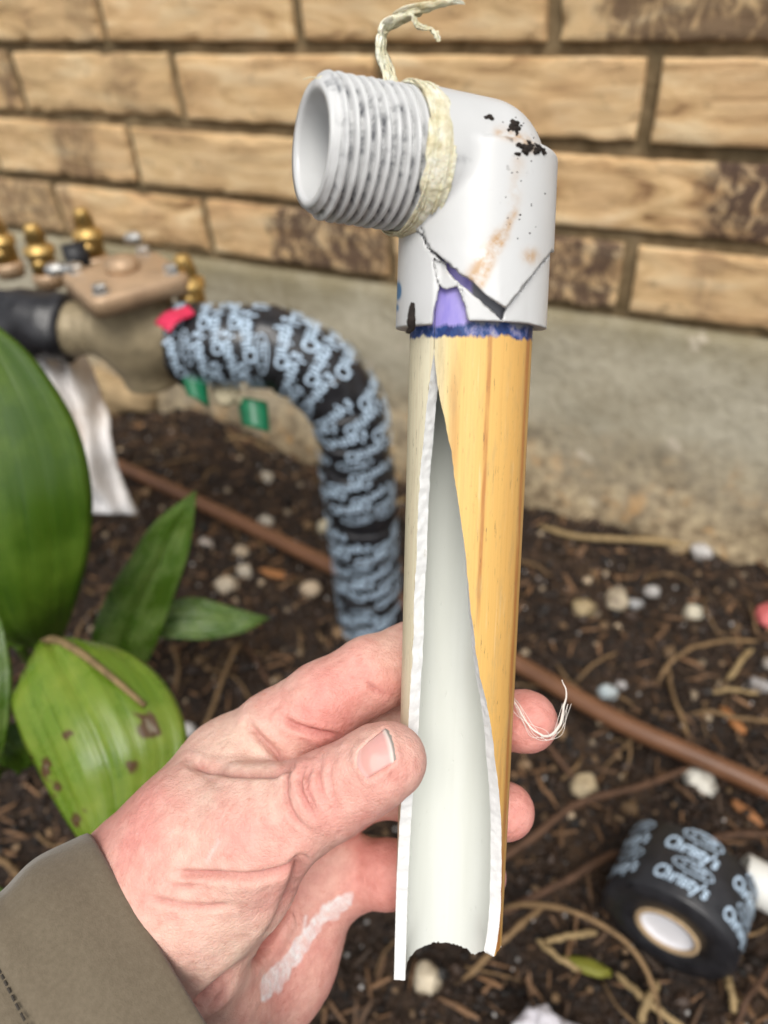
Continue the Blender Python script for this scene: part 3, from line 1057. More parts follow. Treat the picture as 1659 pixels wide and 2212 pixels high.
MAINP = [(846, 195, 152), (838, 160, 152), (825, 128, 151), (822, 95, 150), (826, 68, 150), (845, 48, 149), (880, 30, 147), (930, 14, 145), (985, 4, 144), (1004, 8, 143)]
MAINR = [1.25, 1.3, 1.2, 1.2, 1.25, 1.6, 1.6, 1.2, 0.6, 0.2]
SIDEP = [(892, 30, 146), (905, 55, 147), (925, 60, 147), (940, 72, 147), (947, 90, 147)]
SIDER = [0.8, 0.75, 0.7, 0.5, 0.25]
parts = []
for pts_, rad_, cnt in ((MAINP, MAINR, 15), (SIDEP, SIDER, 6)):
    for k in range(cnt):
        o1, o2 = random.uniform(0, 6.28), random.uniform(0.2, 0.9)
        st_ = random.choice((0, 0, 0, 1, 2)) if cnt > 10 else 0
        en_ = len(pts_) - random.choice((0, 0, 1, 2)) if cnt > 10 else len(pts_)
        q_, rr_ = [], []
        for i_, ((x, y, z), r_) in enumerate(zip(pts_, rad_)):
            w_ = r_ * o2 * 9.5
            aa_ = o1 + i_ * random.uniform(-0.5, 0.7)
            q_.append((x + w_ * math.cos(aa_) + random.uniform(-2, 2), y + w_ * math.sin(aa_) * 0.8 + random.uniform(-2, 2), z + r_ * o2 * math.sin(aa_ + 1.5)))
            rr_.append(max(0.06, r_ * random.uniform(0.22, 0.5)))
        parts.append(strand(q_[st_:en_], rr_[st_:en_], 90, 100 + k, random.uniform(0.35, 0.8)))
mk('sealant_strand', to_world(join(parts)[0]), join(parts)[1], MAT['sealant'], elb)
fib = [strand([(712, 176, 141), (695, 168, 140), (675, 167, 139), (655, 170, 138)], [0.35, 0.22, 0.12, 0.06], 30, 31, 1.0),
       strand([(700, 185, 140), (725, 182, 141), (752, 187, 142)], [0.5, 0.7, 0.4], 30, 33, 0.6)]
mk('sealant_thread', to_world(join(fib)[0]), join(fib)[1], MAT['sealant'], elb)

# crumbs of earth and bits of black tape stuck to the elbow
plain('black_earth', (0.02, 0.014, 0.011), 0.8, 0.3, 0, 0.4, 900, 0.6)


def lump(c, r, seed, squash=(1, 1, 1), n=2, amp=0.35):
    me = bpy.data.meshes.new('tmp')
    import bmesh
    bm = bmesh.new()
    bmesh.ops.create_icosphere(bm, subdivisions=n, radius=1.0)
    v = np.array([x.co[:] for x in bm.verts]); f = [tuple(q.index for q in p.verts) for p in bm.faces]
    bm.free(); bpy.data.meshes.remove(me)
    v = v * (1 + amp * fbm(v * (1.6 if amp > 0.2 else 1.1) + seed * 5.1, 3 if amp > 0.2 else 2, seed))[:, None] * np.array(squash) * r
    return v + np.asarray(c), f


crumb = []
for i in range(120):
    x, y = random.gauss(1140, 11), random.gauss(319, 6)
    if i < 30: x, y = random.gauss(1112, 9), random.gauss(276, 8)
    elif i < 50: x, y = random.gauss(1165, 7), random.gauss(325, 4)
    elif i < 58: x, y = random.gauss(1056, 5), random.gauss(253, 2)
    elif i < 80: x, y = random.uniform(1085, 1185), random.uniform(260, 520)
    p = cm(x, y, 115.0)
    d = p / np.linalg.norm(p)
    for _ in range(40):
        e = float(elbow_base(p[None])[0][0])
        if e < 0.05 or p[2] > 190: break
        p = p + d * e
    if p[2] < 188: crumb.append(lump(p, (random.uniform(0.15, 0.55) if i < 58 or i >= 80 else random.uniform(0.08, 0.18)) , i, (random.uniform(.7, 1.5), random.uniform(.6, 1.2), 0.7), 2))
if crumb:
    tag(mk('soil_crumbs', to_world(join(crumb)[0]), join(crumb)[1], MAT['black_earth'], elb), kind='stuff')
tape_bits = [strand([(893, 655, 147.3), (890, 680, 147.2), (889, 700, 147.3), (882, 722, 148.5)], [0.35, 0.75, 0.8, 0.45], 30, 41, 0.5)]
mk('tape_scrap', to_world(join(tape_bits)[0]), join(tape_bits)[1], MAT['black_earth'], elb)

# ================================================================== THE HAND
_c = lambda *a: cm(*a)
PALM = [  # x, y, depth, r  ->  x, y, depth, r
    ((285, 1915, 199, 16.0), (500, 1665, 200, 12.8)),      # index metacarpal
    ((330, 1960, 214, 13.0), (575, 1745, 216, 12.0)),      # middle metacarpal
    ((400, 2050, 220, 14.0), (650, 1825, 223, 11.5)),      # ring metacarpal
    ((420, 1800, 187, 15.0), (590, 1700, 191, 10.0)),      # first web
    ((320, 1930, 188, 19.0), (450, 1800, 184, 16.0)),
    ((700, 1890, 223, 12.6), (605, 2075, 219, 14.5)),      # heel of the hand
    ((605, 2075, 219, 14.5), (470, 2265, 213, 18.0)),
    ((560, 1960, 214, 13.0), (470, 2150, 208, 15.0)),
    ((330, 1990, 194, 21.0), (200, 2150, 194, 23.0)),      # wrist
    ((430, 2130, 200, 19.0), (300, 2300, 198, 22.0)),
]
THENAR = [((360, 1960, 185, 18.0), (560, 1785, 176, 13.2)), ((555, 1830, 180, 12.0), (402, 2040, 189, 16.5)), ((440, 1930, 181, 15.0), (520, 1900, 181, 12.0))]
THUMB = [((560, 1785, 176, 13.2), (640, 1752, 172, 10.6)), ((640, 1752, 172, 10.6), (712, 1716, 169, 9.6)), ((712, 1716, 169, 9.6), (778, 1680, 167, 8.7)), ((778, 1680, 167, 8.7), (826, 1649, 165, 8.3)), ((826, 1649, 165, 8.3), (846, 1640, 165, 7.4))]
FINGERS = [
    [(500, 1665, 200, 12.6), (600, 1585, 195, 11.2), (700, 1517, 192, 10.3), (800, 1458, 194, 9.7), (890, 1420, 199, 9.2), (960, 1400, 207, 8.6), (1010, 1392, 212, 7.6)],
    [(585, 1720, 214, 10.8), (690, 1640, 210, 9.8), (765, 1590, 208, 9.2), (880, 1572, 209, 8.3), (990, 1560, 208.5, 8.1), (1080, 1557, 202, 7.8), (1132, 1558, 194.5, 7.6), (1142, 1560, 193, 7.3)],
    [(650, 1800, 221, 10.2), (740, 1730, 216, 9.4), (810, 1695, 213, 8.8), (900, 1712, 211, 8.0), (985, 1735, 209, 7.9), (1050, 1747, 205, 7.5), (1085, 1752, 199.5, 7.3), (1096, 1753, 198, 7.0)],
    [(690, 1895, 223, 10.5), (770, 1888, 219, 9.8), (838, 1888, 215, 9.2), (910, 1890, 212, 8.0), (975, 1892, 210, 7.3), (1030, 1893, 206, 6.6), (1044, 1893, 205, 6.2)],
]


def chain(p, segs, k=1.5):
    d = None
    for a, b in segs:
        e = round_cone(p, _c(*a[:3]), _c(*b[:3]), a[3], b[3])
        d = e if d is None else smin(d, e, k)
    return d


def hand(p):
    palm = chain(p, PALM, 9.0)
    palm = smin(palm, chain(p, THENAR, 6.0), 7.0)
    th = chain(p, THUMB, 3.0)
    # thumb pad: flatten the nail side a little
    d = smin(palm, th, 5.0)
    for i, f in enumerate(FINGERS):
        fd = chain(p, list(zip(f[:-1], f[1:])), 2.0)
        # stay apart from the neighbouring finger and the thumb, blend only into the palm
        root = np.clip((np.sqrt(((p - _c(*f[0][:3])) ** 2).sum(1)) - 14) / 22, 0, 1)
        d = smin(d, fd, 6.5 * (1 - root) + 0.5)
    return d


lo = np.array([-88.0, 17.0, 146.0]); hi = np.array([46.0, 158.0, 248.0])
hv, hf = surface_nets(hand, lo, hi, 1.05)
# refine once: midpoint subdivision on the quad grid, then settle on the surface again
bmv = bpy.data.meshes.new('tmp'); bmv.from_pydata(hv.tolist(), [], hf.tolist())
import bmesh
bm = bmesh.new(); bm.from_mesh(bmv)
bmesh.ops.smooth_vert(bm, verts=bm.verts, factor=0.5, use_axis_x=True, use_axis_y=True, use_axis_z=True)
bmesh.ops.subdivide_edges(bm, edges=bm.edges, cuts=1, use_grid_fill=True)
hv = np.array([v.co[:] for v in bm.verts]); hf = [tuple(v.index for v in f.verts) for f in bm.faces]
bm.free(); bpy.data.meshes.remove(bmv)
hv = snap(hand, hv, 2, 0.6)
_, hg = grad(hand, hv, 0.3)
hn = hg / (np.linalg.norm(hg, axis=1)[:, None] + 1e-9)
hpx = px_of(hv)
facing = np.clip(-(hn * (hv / np.linalg.norm(hv, axis=1)[:, None])).sum(1), 0, 1)
near = hv[:, 2] < 205
fac = np.where(near, np.clip(facing * 2.2, 0, 1), 0)
# z5: survey marks read in an enlargement of the hand
z5 = lambda pts: [((200 + a / 1.8433) * 0.864, (1500 + b / 1.8433) * 0.864) for a, b in pts]
CREASE = [  # points, half width (mm), depth (mm)
    (z5([(975, 785), (950, 830), (948, 900), (965, 960), (1000, 1020), (1040, 1060)]), 0.55, 0.42),
    (z5([(1035, 775), (1015, 830), (1022, 890), (1045, 945), (1085, 1000)]), 0.6, 0.55),
    (z5([(1075, 760), (1050, 815), (1048, 870), (1070, 930), (1105, 985)]), 0.45, 0.35),
    (z5([(1110, 735), (1098, 790), (1105, 860), (1125, 920)]), 0.5, 0.28),
    (z5([(1160, 740), (1150, 800), (1160, 880), (1185, 950), (1180, 1000)]), 0.5, 0.2),
    (z5([(450, 1262), (560, 1266), (700, 1268), (830, 1262), (920, 1245), (1010, 1200)]), 0.8, 0.7),
    (z5([(400, 1318), (470, 1322), (560, 1318)]), 0.7, 0.25),
    (z5([(320, 1372), (400, 1392), (500, 1415), (600, 1415), (700, 1400)]), 0.7, 0.35),
    (z5([(510, 745), (600, 780), (700, 795), (800, 797), (900, 795), (970, 765)]), 0.9, 0.8),
    (z5([(770, 570), (830, 640), (890, 690), (935, 735), (965, 762)]), 0.9, 0.8),
    (z5([(930, 545), (985, 580), (1060, 605), (1130, 622), (1185, 630)]), 0.8, 0.7),
    (z5([(1140, 655), (1185, 660)]), 0.6, 0.4),
    (z5([(1310, 370), (1350, 410), (1395, 440)]), 0.6, 0.35),
    (z5([(1020, 1205), (1000, 1290), (960, 1390), (910, 1500), (850, 1600), (770, 1680), (680, 1750), (600, 1820), (540, 1870)]), 1.3, 1.5),
    (z5([(1170, 1500), (1155, 1570), (1160, 1640)]), 0.7, 0.4),
    (z5([(700, 1760), (660, 1820), (600, 1880)]), 0.6, 0.4),
    (z5([(480, 760), (560, 800), (640, 850)]), 0.8, 0.2),
]
mmk = hv[:, 2] / 1620.0
disp = np.zeros(len(hv)); crs = np.zeros(len(hv))
for pts, w, dp in CREASE:
    dist = poly_dist(hpx, pts) * mmk
    end0 = np.linalg.norm(hpx - np.array(pts[0]), axis=1) * mmk
    end1 = np.linalg.norm(hpx - np.array(pts[-1]), axis=1) * mmk
    fade = np.clip(np.minimum(end0, end1) / 2.5 + 0.15, 0, 1)
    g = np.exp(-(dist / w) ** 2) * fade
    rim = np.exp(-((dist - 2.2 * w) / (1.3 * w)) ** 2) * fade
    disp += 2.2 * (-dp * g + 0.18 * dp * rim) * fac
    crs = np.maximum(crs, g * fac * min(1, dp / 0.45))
BUMPS = [(z5([(700, 700)])[0], 30, 1.2), (z5([(1150, 470)])[0], 36, 0.6), (z5([(1040, 860)])[0], 30, 0.5), (z5([(1080, 660)])[0], 22, 0.5), (z5([(780, 1330)])[0], 60, 1.2)]
for (bx, by), r, a in BUMPS:
    disp += a * np.exp(-((hpx[:, 0] - bx) ** 2 + (hpx[:, 1] - by) ** 2) / r ** 2) * fac
# nail bed: sunk a touch so that the nail sits in a fold
NAIL = z5([(1276, 760), (1282, 700), (1340, 645), (1412, 588), (1436, 640), (1456, 738), (1400, 792), (1330, 832)])
inn = in_poly(hpx, NAIL) & (hv[:, 2] < 172)
nd = poly_dist(hpx, NAIL + [NAIL[0]]) * mmk
disp += np.where(inn, -0.55 * np.clip(nd / 0.5, 0, 1), 0.35 * np.exp(-((nd - 0.5) / 0.8) ** 2)) * np.where(hv[:, 2] < 172, fac, 0)
disp += 0.10 * fbm(hv * 0.16, 3, 60) + 0.05 * fbm(hv * np.array([0.9, 0.9, 0.9]), 2, 63)
hv2 = hv + hn * disp[:, None]

# skin colour
base = np.array([0.72, 0.455, 0.375])
pale = np.array([0.76, 0.565, 0.445])
red = np.array([0.70, 0.315, 0.27])
w_red = 0.35 + 0.5 * fbm(hv * 0.07, 3, 41)
bl = lambda pt, r: np.exp(-((hpx[:, 0] - pt[0]) ** 2 + (hpx[:, 1] - pt[1]) ** 2) / r ** 2)
for q, r, a in (((1130, 500), 70, 0.55), ((1300, 330), 80, 0.35), ((1100, 900), 70, 0.45), ((1400, 850), 70, 0.35), ((300, 1100), 120, 0.35), ((720, 1010), 60, 0.3), ((1390, 1250), 90, 0.5), ((900, 1700), 120, 0.1)):
    w_red = w_red + a * bl(z5([q])[0], r)
w_red = w_red + 0.8 * np.clip((hpx[:, 0] - 1080) / 40, 0, 1) + 0.35 * np.clip((hv[:, 2] - 203) / 6, 0, 1)
for q, r, a in (((720, 640), 60, 0.9), ((550, 740), 70, 0.6), ((640, 1480), 110, 0.6), ((860, 880), 60, 0.4), ((980, 420), 40, 0.5)):
    w_red = w_red - a * bl(z5([q])[0], r)
w_red = np.clip(w_red, -1, 1)[:, None]
col = np.where(w_red > 0, base + (red - base) * w_red, base + (pale - base) * (-w_red))
col = col * (1 - 0.30 * crs[:, None] * np.array([0.8, 1.25, 1.2]))  # creases coloured darker and redder
sp = np.clip(fbm(hv * 0.9, 3, 90) - 0.72, 0, 0.4)[:, None]
col = col * (1 - sp * np.array([0.25, 0.55, 0.6]))
sm_d = np.full(len(hv), 1e9)
for (xa, ya, wa), (xb, yb, wb_) in zip([(850, 1840, 9), (880, 1770, 24), (940, 1690, 19), (1010, 1600, 15), (1060, 1540, 17), (1110, 1470, 14), (1165, 1430, 20)], [(880, 1770, 24), (940, 1690, 19), (1010, 1600, 15), (1060, 1540, 17), (1110, 1470, 14), (1165, 1430, 20), (1225, 1385, 17)]):
    q0_, q1_ = z5([(xa, ya), (xb, yb)])
    dd_, tt2 = seg_dist(hpx, q0_, q1_)
    sm_d = np.minimum(sm_d, dd_ - (wa + (wb_ - wa) * tt2))
smear = np.clip((-sm_d + 5 * fbm(hv * 0.22, 3, 95) + 4 * vnoise(hv @ np.array([[0.9, 0.1, 0], [-0.5, 0.15, 0], [0, 0, 0.3]]), 96)) / 6.0 + 0.35, 0, 1) * np.where(facing > 0.05, 1, 0)
smear = smear * np.clip(0.72 + 0.25 * vnoise(hv @ np.array([[1.1, 0.2, 0], [-0.7, 0.3, 0], [0, 0, 0.4]]), 98) + 0.2 * fbm(hv * 0.5, 2, 97), 0.2, 0.95)
scr = np.exp(-(poly_dist(hpx, z5([(1040, 1460), (1030, 1530)])) / 4) ** 2) * 0.7 + np.exp(-(poly_dist(hpx, z5([(640, 1110), (590, 1200)])) / 5) ** 2) * 0.25


def mat_skin():
    t = NT('skin', 0.46, 0.4)
    o = t.coord()
    c = t.attr('tint', 'Color')
    m = t.noise(o, 300, 5, 0.6)
    c = t.mix(1.0, c, t.ramp(m, [(0.3, (0.90, 0.80, 0.79)), (0.7, (1.06, 1.10, 1.10))]), 'MULTIPLY')
    ch = t.math('MULTIPLY', t.attr('chalk'), t.ramp(t.noise(t.mapping(o, (1, 1, 1)), 700, 4, 0.7), [(0.30, 0.6), (0.6, 1.0)]))
    c = t.mix(ch, c, (0.80, 0.78, 0.78))
    t.color(c)
    b = t.b
    b.inputs['Subsurface Weight'].default_value = 0.14
    b.inputs['Subsurface Radius'].default_value = (1.0, 0.32, 0.16)
    b.inputs['Subsurface Scale'].default_value = 0.0022
    v = t.n('ShaderNodeTexVoronoi', feature='DISTANCE_TO_EDGE'); t.set(v.inputs['Vector'], t.mapping(o, (1, 1.0, 1.0)))
    v.inputs['Scale'].default_value = 950
    n1 = t.bump(t.ramp(v.outputs['Distance'], [(0.0, 0.0), (0.2, 1.0)]), 0.28, 0.00025)
    n2 = t.bump(t.noise(t.mapping(o, (1, 1, 1), (0, 0, 0), (0.4, 0.7, 0.2)), 260, 5, 0.7), 0.5, 0.0007, n1)
    t.bump(t.noise(o, 700, 4, 0.65), 0.45, 0.0004, n2)
    t.rough(t.ramp(m, [(0.3, 0.46), (0.7, 0.64)]))
    return t.m


MAT['skin'] = mat_skin()
wristp = to_world(cm(330, 2030, 195)[None])[0]
person = empty('person', wristp, 'left hand in an olive sleeve gripping the split pipe between thumb and fingers', 'person')
body = mk('hand', to_world(hv2), hf, MAT['skin'], person)
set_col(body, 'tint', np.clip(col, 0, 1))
set_attr(body, 'chalk', np.clip(smear + scr, 0, 1))


def on_hand(x, y, zmax=200.0):
    p = cm(x, y, 140.0); d = p / np.linalg.norm(p)
    for _ in range(80):
        e = float(hand(p[None])[0])
        if e < 0.01 or p[2] > zmax: break
        p = p + d * e
    return p


# thumb nail: a plate laid over the thumb's own curvature
def mat_nail():
    t = NT('nail', 0.42, 0.4)
    a = t.attr('tipness')
    c = t.ramp(a, [(0.0, (0.74, 0.50, 0.47)), (0.18, (0.62, 0.33, 0.29)), (0.80, (0.66, 0.36, 0.33)), (0.90, (0.74, 0.60, 0.55)), (0.95, (0.22, 0.20, 0.18)), (1.0, (0.55, 0.46, 0.40))])
    t.color(c)
    t.b.inputs['Subsurface Weight'].default_value = 0.15
    t.b.inputs['Subsurface Scale'].default_value = 0.001
    o = t.coord()
    t.bump(t.noise(t.mapping(o, (1, 1, 1)), 500, 3), 0.12, 0.0004)
    return t.m


MAT['nail'] = mat_nail()
left_side = z5([(1276, 775), (1268, 725), (1290, 680)])
A0, A1 = np.array(z5([(1298, 815)])[0]), np.array(z5([(1282, 690)])[0])     # root: lower, upper corner
B0, B1 = np.array(z5([(1458, 742)])[0]), np.array(z5([(1414, 586)])[0])     # free edge
nu, nvn = 18, 16
nvs, tipn = [], []
for i in range(nu):
    for j in range(nvn):
        u, v = i / (nu - 1), j / (nvn - 1)
        root = A0 * (1 - v) + A1 * v + np.array([-9.0, 4.0]) * math.sin(math.pi * v) + np.array([8, 6]) * ((1 - v) ** 6)
        tip = B0 * (1 - v) + B1 * v + np.array([5.0, -2.0]) * math.sin(math.pi * v)
        q = root * (1 - u) + tip * u
        p = on_hand(q[0], q[1])
        _, g = grad(hand, p[None], 0.3)
        n = g[0] / np.linalg.norm(g[0])
        lift = 0.05 + 0.22 * min(1.0, 3.2 * min(v, 1 - v) + 0.1) * (0.35 + 0.65 * u) if u > 0.02 else -0.25
        nvs.append(p + n * lift); tipn.append(u)
nF = [(i * nvn + j, (i + 1) * nvn + j, (i + 1) * nvn + j + 1, i * nvn + j + 1) for i in range(nu - 1) for j in range(nvn - 1)]
nail = mk('thumbnail', to_world(np.array(nvs)), nF, MAT['nail'], body)
set_attr(nail, 'tipness', tipn)
so = nail.modifiers.new('thickness', 'SOLIDIFY'); so.thickness = 0.0004; so.offset = -1

# ---- sleeve: cuff tube round the wrist, hem turned in, stitched seam
def mat_sleeve():
    t = NT('softshell', 0.85, 0.2)
    o = t.coord()
    n = t.noise(o, 22, 4)
    c = t.ramp(n, [(0.3, (0.128, 0.102, 0.068)), (0.7, (0.165, 0.133, 0.092))])
    f = t.noise(o, 900, 3)
    t.color(t.mix(0.25, c, t.ramp(f, [(0.3, (0.095, 0.076, 0.05)), (0.7, (0.205, 0.168, 0.12))])))
    t.b.inputs['Sheen Weight'].default_value = 0.25
    nb_ = t.bump(t.noise(o, 2600, 3), 0.4, 0.0003)
    t.bump(t.noise(o, 90, 4), 0.35, 0.002, nb_)
    return t.m


MAT['sleeve'] = mat_sleeve()
C0 = cm(390, 2110, 192)
view = C0 / np.linalg.norm(C0)
SA = np.array([-0.74, 0.64, 0.0]); SA = SA - view * SA.dot(view); SA = SA / np.linalg.norm(SA) - 0.12 * view; SA /= np.linalg.norm(SA)
SLEN = 110.0
SV_ = np.array([0.52, 0.854, 0.0]); SV_ = SV_ - view * SV_.dot(view); SV_ /= np.linalg.norm(SV_)   # along the cuff line
SW = -view
NSL, NAL = 90, 160
SUP = 0.50
prof = [(-2.0, 6.0), (-2.2, 3.0), (-1.9, 1.0), (-1.0, 0.0), (-0.2, 0.6), (0.0, 2.0)] + [(0.0, 2.0 + k * (SLEN - 2) / NSL) for k in range(1, NSL + 1)]
sl = []
for dr, t_ in prof:
    a = np.arange(NAL) / NAL * 2 * np.pi
    n1 = fbm(np.stack([np.cos(a) * 1.2, np.sin(a) * 1.2, np.full(NAL, t_ * 0.035)], 1), 3, 77)
    seam = -0.9 * math.exp(-((t_ - 27.0) / 1.1) ** 2) + 0.5 * math.exp(-((t_ - 23.5) / 2.0) ** 2)
    bulge = 2.2 * math.exp(-((t_ - 14) / 9.0) ** 2)
    r = 41.0 + dr + bulge - 0.03 * t_ + n1 * (0.6 + 0.055 * min(t_, 60)) + (seam if t_ > 4 else 0)
    off = 0.6 * np.clip(np.sin(a), 0, 1)
    c = C0 + SA * t_
    sl.append(c + (np.sign(np.cos(a)) * np.abs(np.cos(a)) ** SUP * r)[:, None] * SV_ + (np.sign(np.sin(a)) * np.abs(np.sin(a)) ** SUP * r * 0.88)[:, None] * SW + SA * (off + 0.5 * n1)[:, None])
slv = np.vstack(sl)
m_ = len(prof)
slf = [(i * NAL + j, i * NAL + (j + 1) % NAL, (i + 1) * NAL + (j + 1) % NAL, (i + 1) * NAL + j) for i in range(m_ - 1) for j in range(NAL)]
sleeve = mk('sleeve', to_world(slv), slf, MAT['sleeve'], person)
plain('seam_thread', (0.05, 0.042, 0.033), 0.9)
st = []
for k in range(150):
    a0, a1 = (k + 0.12) / 150 * 2 * np.pi, (k + 0.82) / 150 * 2 * np.pi
    seg = []
    for a in np.linspace(a0, a1, 4):
        r = 41.0 - 0.03 * 27 - 0.1
        seg.append(C0 + SA * (27.0 + 0.6 * max(0, np.sin(a))) + np.sign(np.cos(a)) * abs(np.cos(a)) ** SUP * r * SV_ + np.sign(np.sin(a)) * abs(np.sin(a)) ** SUP * r * 0.88 * SW)
    st.append(tube(np.array(seg), 0.28, 5))
tag(mk('stitching', to_world(join(st)[0]), join(st)[1], MAT['seam_thread'], sleeve), kind='stuff')

# ================================================================== BEHIND THE HAND
# ---- lettering
def word_mesh(txt, size, shear=0.25, bold=0.012, sx=1.0):
    cu = bpy.data.curves.new('w', 'FONT')
    cu.body = txt; cu.size = size; cu.shear = shear; cu.offset = bold * size; cu.align_x = 'CENTER'; cu.align_y = 'CENTER'
    cu.resolution_u = 3
    o = bpy.data.objects.new('w', cu); COL.objects.link(o)
    dg = bpy.context.evaluated_depsgraph_get()
    me = bpy.data.meshes.new_from_object(o.evaluated_get(dg))
    bm_ = bmesh.new(); bm_.from_mesh(me)
    bmesh.ops.triangulate(bm_, faces=bm_.faces)
    v = np.array([x.co[:2] for x in bm_.verts]) * np.array([sx, 1.0]); f = [tuple(q.index for q in p.verts) for p in bm_.faces]
    bm_.free(); bpy.data.meshes.remove(me); bpy.data.objects.remove(o); bpy.data.curves.remove(cu)
    return v, f


def oval_mesh(w, h, line, n=40):
    a = np.arange(n) / n * 2 * np.pi
    o = np.stack([np.cos(a) * w / 2, np.sin(a) * h / 2], 1); i = np.stack([np.cos(a) * (w / 2 - line), np.sin(a) * (h / 2 - line)], 1)
    v = np.vstack([o, i]); f = [(k, (k + 1) % n, n + (k + 1) % n, n + k) for k in range(n)]
    t, tf_ = word_mesh('C TAPE', h * 0.62, 0.2, 0.01, 0.82)
    return np.vstack([v, t]), f + [tuple(q + 2 * n for q in k) for k in tf_]


WORD = word_mesh("Christy's", 0.0125, 0.25, 0.022, 0.74)
WL = WORD[0][:, 0].max() - WORD[0][:, 0].min()
OVAL = oval_mesh(0.021, 0.0075, 0.0007)


def mat_tape():
    t = NT('black_pipe_tape', 0.32, 0.5)
    o = t.coord()
    n = t.noise(o, 90, 4)
    t.color(t.ramp(n, [(0.3, (0.010, 0.010, 0.012)), (0.7, (0.022, 0.022, 0.026))]))
    t.rough(t.ramp(n, [(0.3, 0.25), (0.7, 0.5)]))
    t.bump(t.noise(o, 60, 3), 0.4, 0.002)
    return t.m


MAT['tape'] = mat_tape()
plain('tape_print', (0.50, 0.64, 0.79), 0.5, 0.4, 0, 0.12, 300, 0.0)

# ---- pipe run: riser R0 vertical, then along XDIR to the valve
R0 = P(775, 1060, 545)
rb = np.array([R0[0], R0[1], 0.0])


def solve_h(px_y):
    lo_, hi_ = 0.0, 0.6
    for _ in range(50):
        m = (lo_ + hi_) / 2
        q = np.array([R0[0], R0[1], m]) - CAM
        yy = (q.dot(DOWN) / q.dot(FWD) * FPX + 512) / S
        if yy > px_y: lo_ = m
        else: hi_ = m
    return m


HV = solve_h(752)                                            # height of the horizontal run
vR = GZ(385, 745, HV); vL = GZ(170, 688, HV)
XD = vR - np.array([R0[0], R0[1], HV]); XD[2] = 0; XD /= np.linalg.norm(XD)
corner = np.array([R0[0], R0[1], HV])
RB = 0.062
path = [corner + np.array([0, 0, z]) for z in np.linspace(-HV - 0.04, -RB, 26)]
for a in np.linspace(0, math.pi / 2, 16)[1:]:
    path.append(corner + np.array([0, 0, -RB]) + XD * RB * (1 - math.cos(a)) + np.array([0, 0, 1.0]) * RB * math.sin(a))
dR = np.linalg.norm((vR - corner)[:2])
for d in np.linspace(RB, dR, 10)[1:]:
    path.append(corner + XD * d)
path = np.array(path)
path = interp_path(path, 520)
arc = np.r_[0, np.cumsum(np.linalg.norm(np.diff(path, axis=0), axis=1))]
TR = 0.0235
ang = np.arange(40) / 40 * 2 * np.pi
AR, AN = np.meshgrid(arc, ang, indexing='ij')
lap = ((AR / 0.024 + AN / (2 * np.pi)) % 1.0)
trad = TR + 0.0024 * lap + 0.0022 * fbm(np.stack([AR.ravel() * 38, np.cos(AN.ravel()) * 1.4, np.sin(AN.ravel()) * 1.4], 1), 3, 88).reshape(AR.shape)
tv_, tf_ = tube(path, trad, 40)
riser = mk('taped_riser_pipe', tv_, tf_, MAT['tape'], origin=(rb[0], rb[1], 0.0))
tag(riser, 'bent riser pipe wrapped in black tape with pale blue lettering, beside the wall', 'pipe')
Tt, Ta, Tb = frames(path)


def on_tube(s_, a, lift=0.0006):
    i = np.clip(np.searchsorted(arc, s_), 1, len(arc) - 1)
    f = ((s_ - arc[i - 1]) / (arc[i] - arc[i - 1] + 1e-12))[:, None]
    p = path[i - 1] * (1 - f) + path[i] * f
    A_ = Ta[i]; B_ = Tb[i]
    rr = TR + 0.0030 + lift
    return p + rr * (np.cos(a)[:, None] * A_ + np.sin(a)[:, None] * B_)


prt = []
s_, row = 0.04, 0
while s_ < arc[-1] - 0.006:
    big = row % 5 != 4
    src = (WORD[0] * np.array([0.86, 0.86]), WORD[1]) if big else OVAL
    nper = 5 if big else 6
    for k in range(nper):
        a0 = k / nper * 2 * math.pi + row * 1.9 + random.uniform(-0.06, 0.06)
        if random.random() < 0.16: continue
        sl_ = 0.14 + 0.05 * math.sin(row * 0.9)
        v, f = src
        al, ac = v[:, 0], v[:, 1]
        aa = a0 + (al + 0.0) / TR
        ss = s_ - ac * random.choice((1, 1, 1)) + sl_ * al
        sh = random.uniform(0.92, 1.08)
        prt.append((on_tube(np.clip(ss, 0, arc[-1]), a0 + (aa - a0) * sh), f))
    s_ += 0.0096 if big else 0.0084
    row += 1
pv_, pf_ = join(prt)
tag(mk('printed_lettering', pv_, pf_, MAT['tape_print'], riser, False), kind='stuff')

# ---- bronze valve on that run (local axes: XD along, YD to the wall, Z up)
plain('bronze', (0.31, 0.25, 0.155), 0.55, 0.5, 0.25, 0.22, 70, 0.5, 0.001)
plain('bronze_cap', (0.44, 0.30, 0.185), 0.45, 0.5, 0.25, 0.2, 60, 0.4, 0.001)
plain('brass', (0.56, 0.37, 0.13), 0.46, 0.5, 0.8, 0.35, 120, 0.2)
plain('steel', (0.62, 0.61, 0.58), 0.3, 0.5, 0.9, 0.15, 200, 0.1)
plain('black_rubber', (0.016, 0.016, 0.018), 0.45, 0.4, 0, 0.3, 120, 0.4)
plain('red_tag', (0.62, 0.03, 0.09), 0.45, 0.4, 0, 0.12, 100, 0.2)
plain('green_plastic', (0.006, 0.14, 0.06), 0.4, 0.5, 0, 0.2, 120, 0.2)
plain('cord', (0.55, 0.48, 0.33), 0.8, 0.2, 0, 0.2, 300, 0.3)
ZD = np.array([0, 0, 1.0])
YD = np.cross(ZD, XD)
if YD[1] < 0: YD = -YD
vc = (vR + vL) / 2; vc[2] = HV
valve = empty('backflow_valve', vc - ZD * 0.06, 'bronze backflow valve with bolted square cap and brass test cocks', 'valve')
cap_z = HV + 0.040
capC = GZ(268, 590, cap_z)                                   # centre of the cap
vcx = capC.copy(); vcx[2] = HV
L_ = (np.linalg.norm((vR - vcx)[:2]))


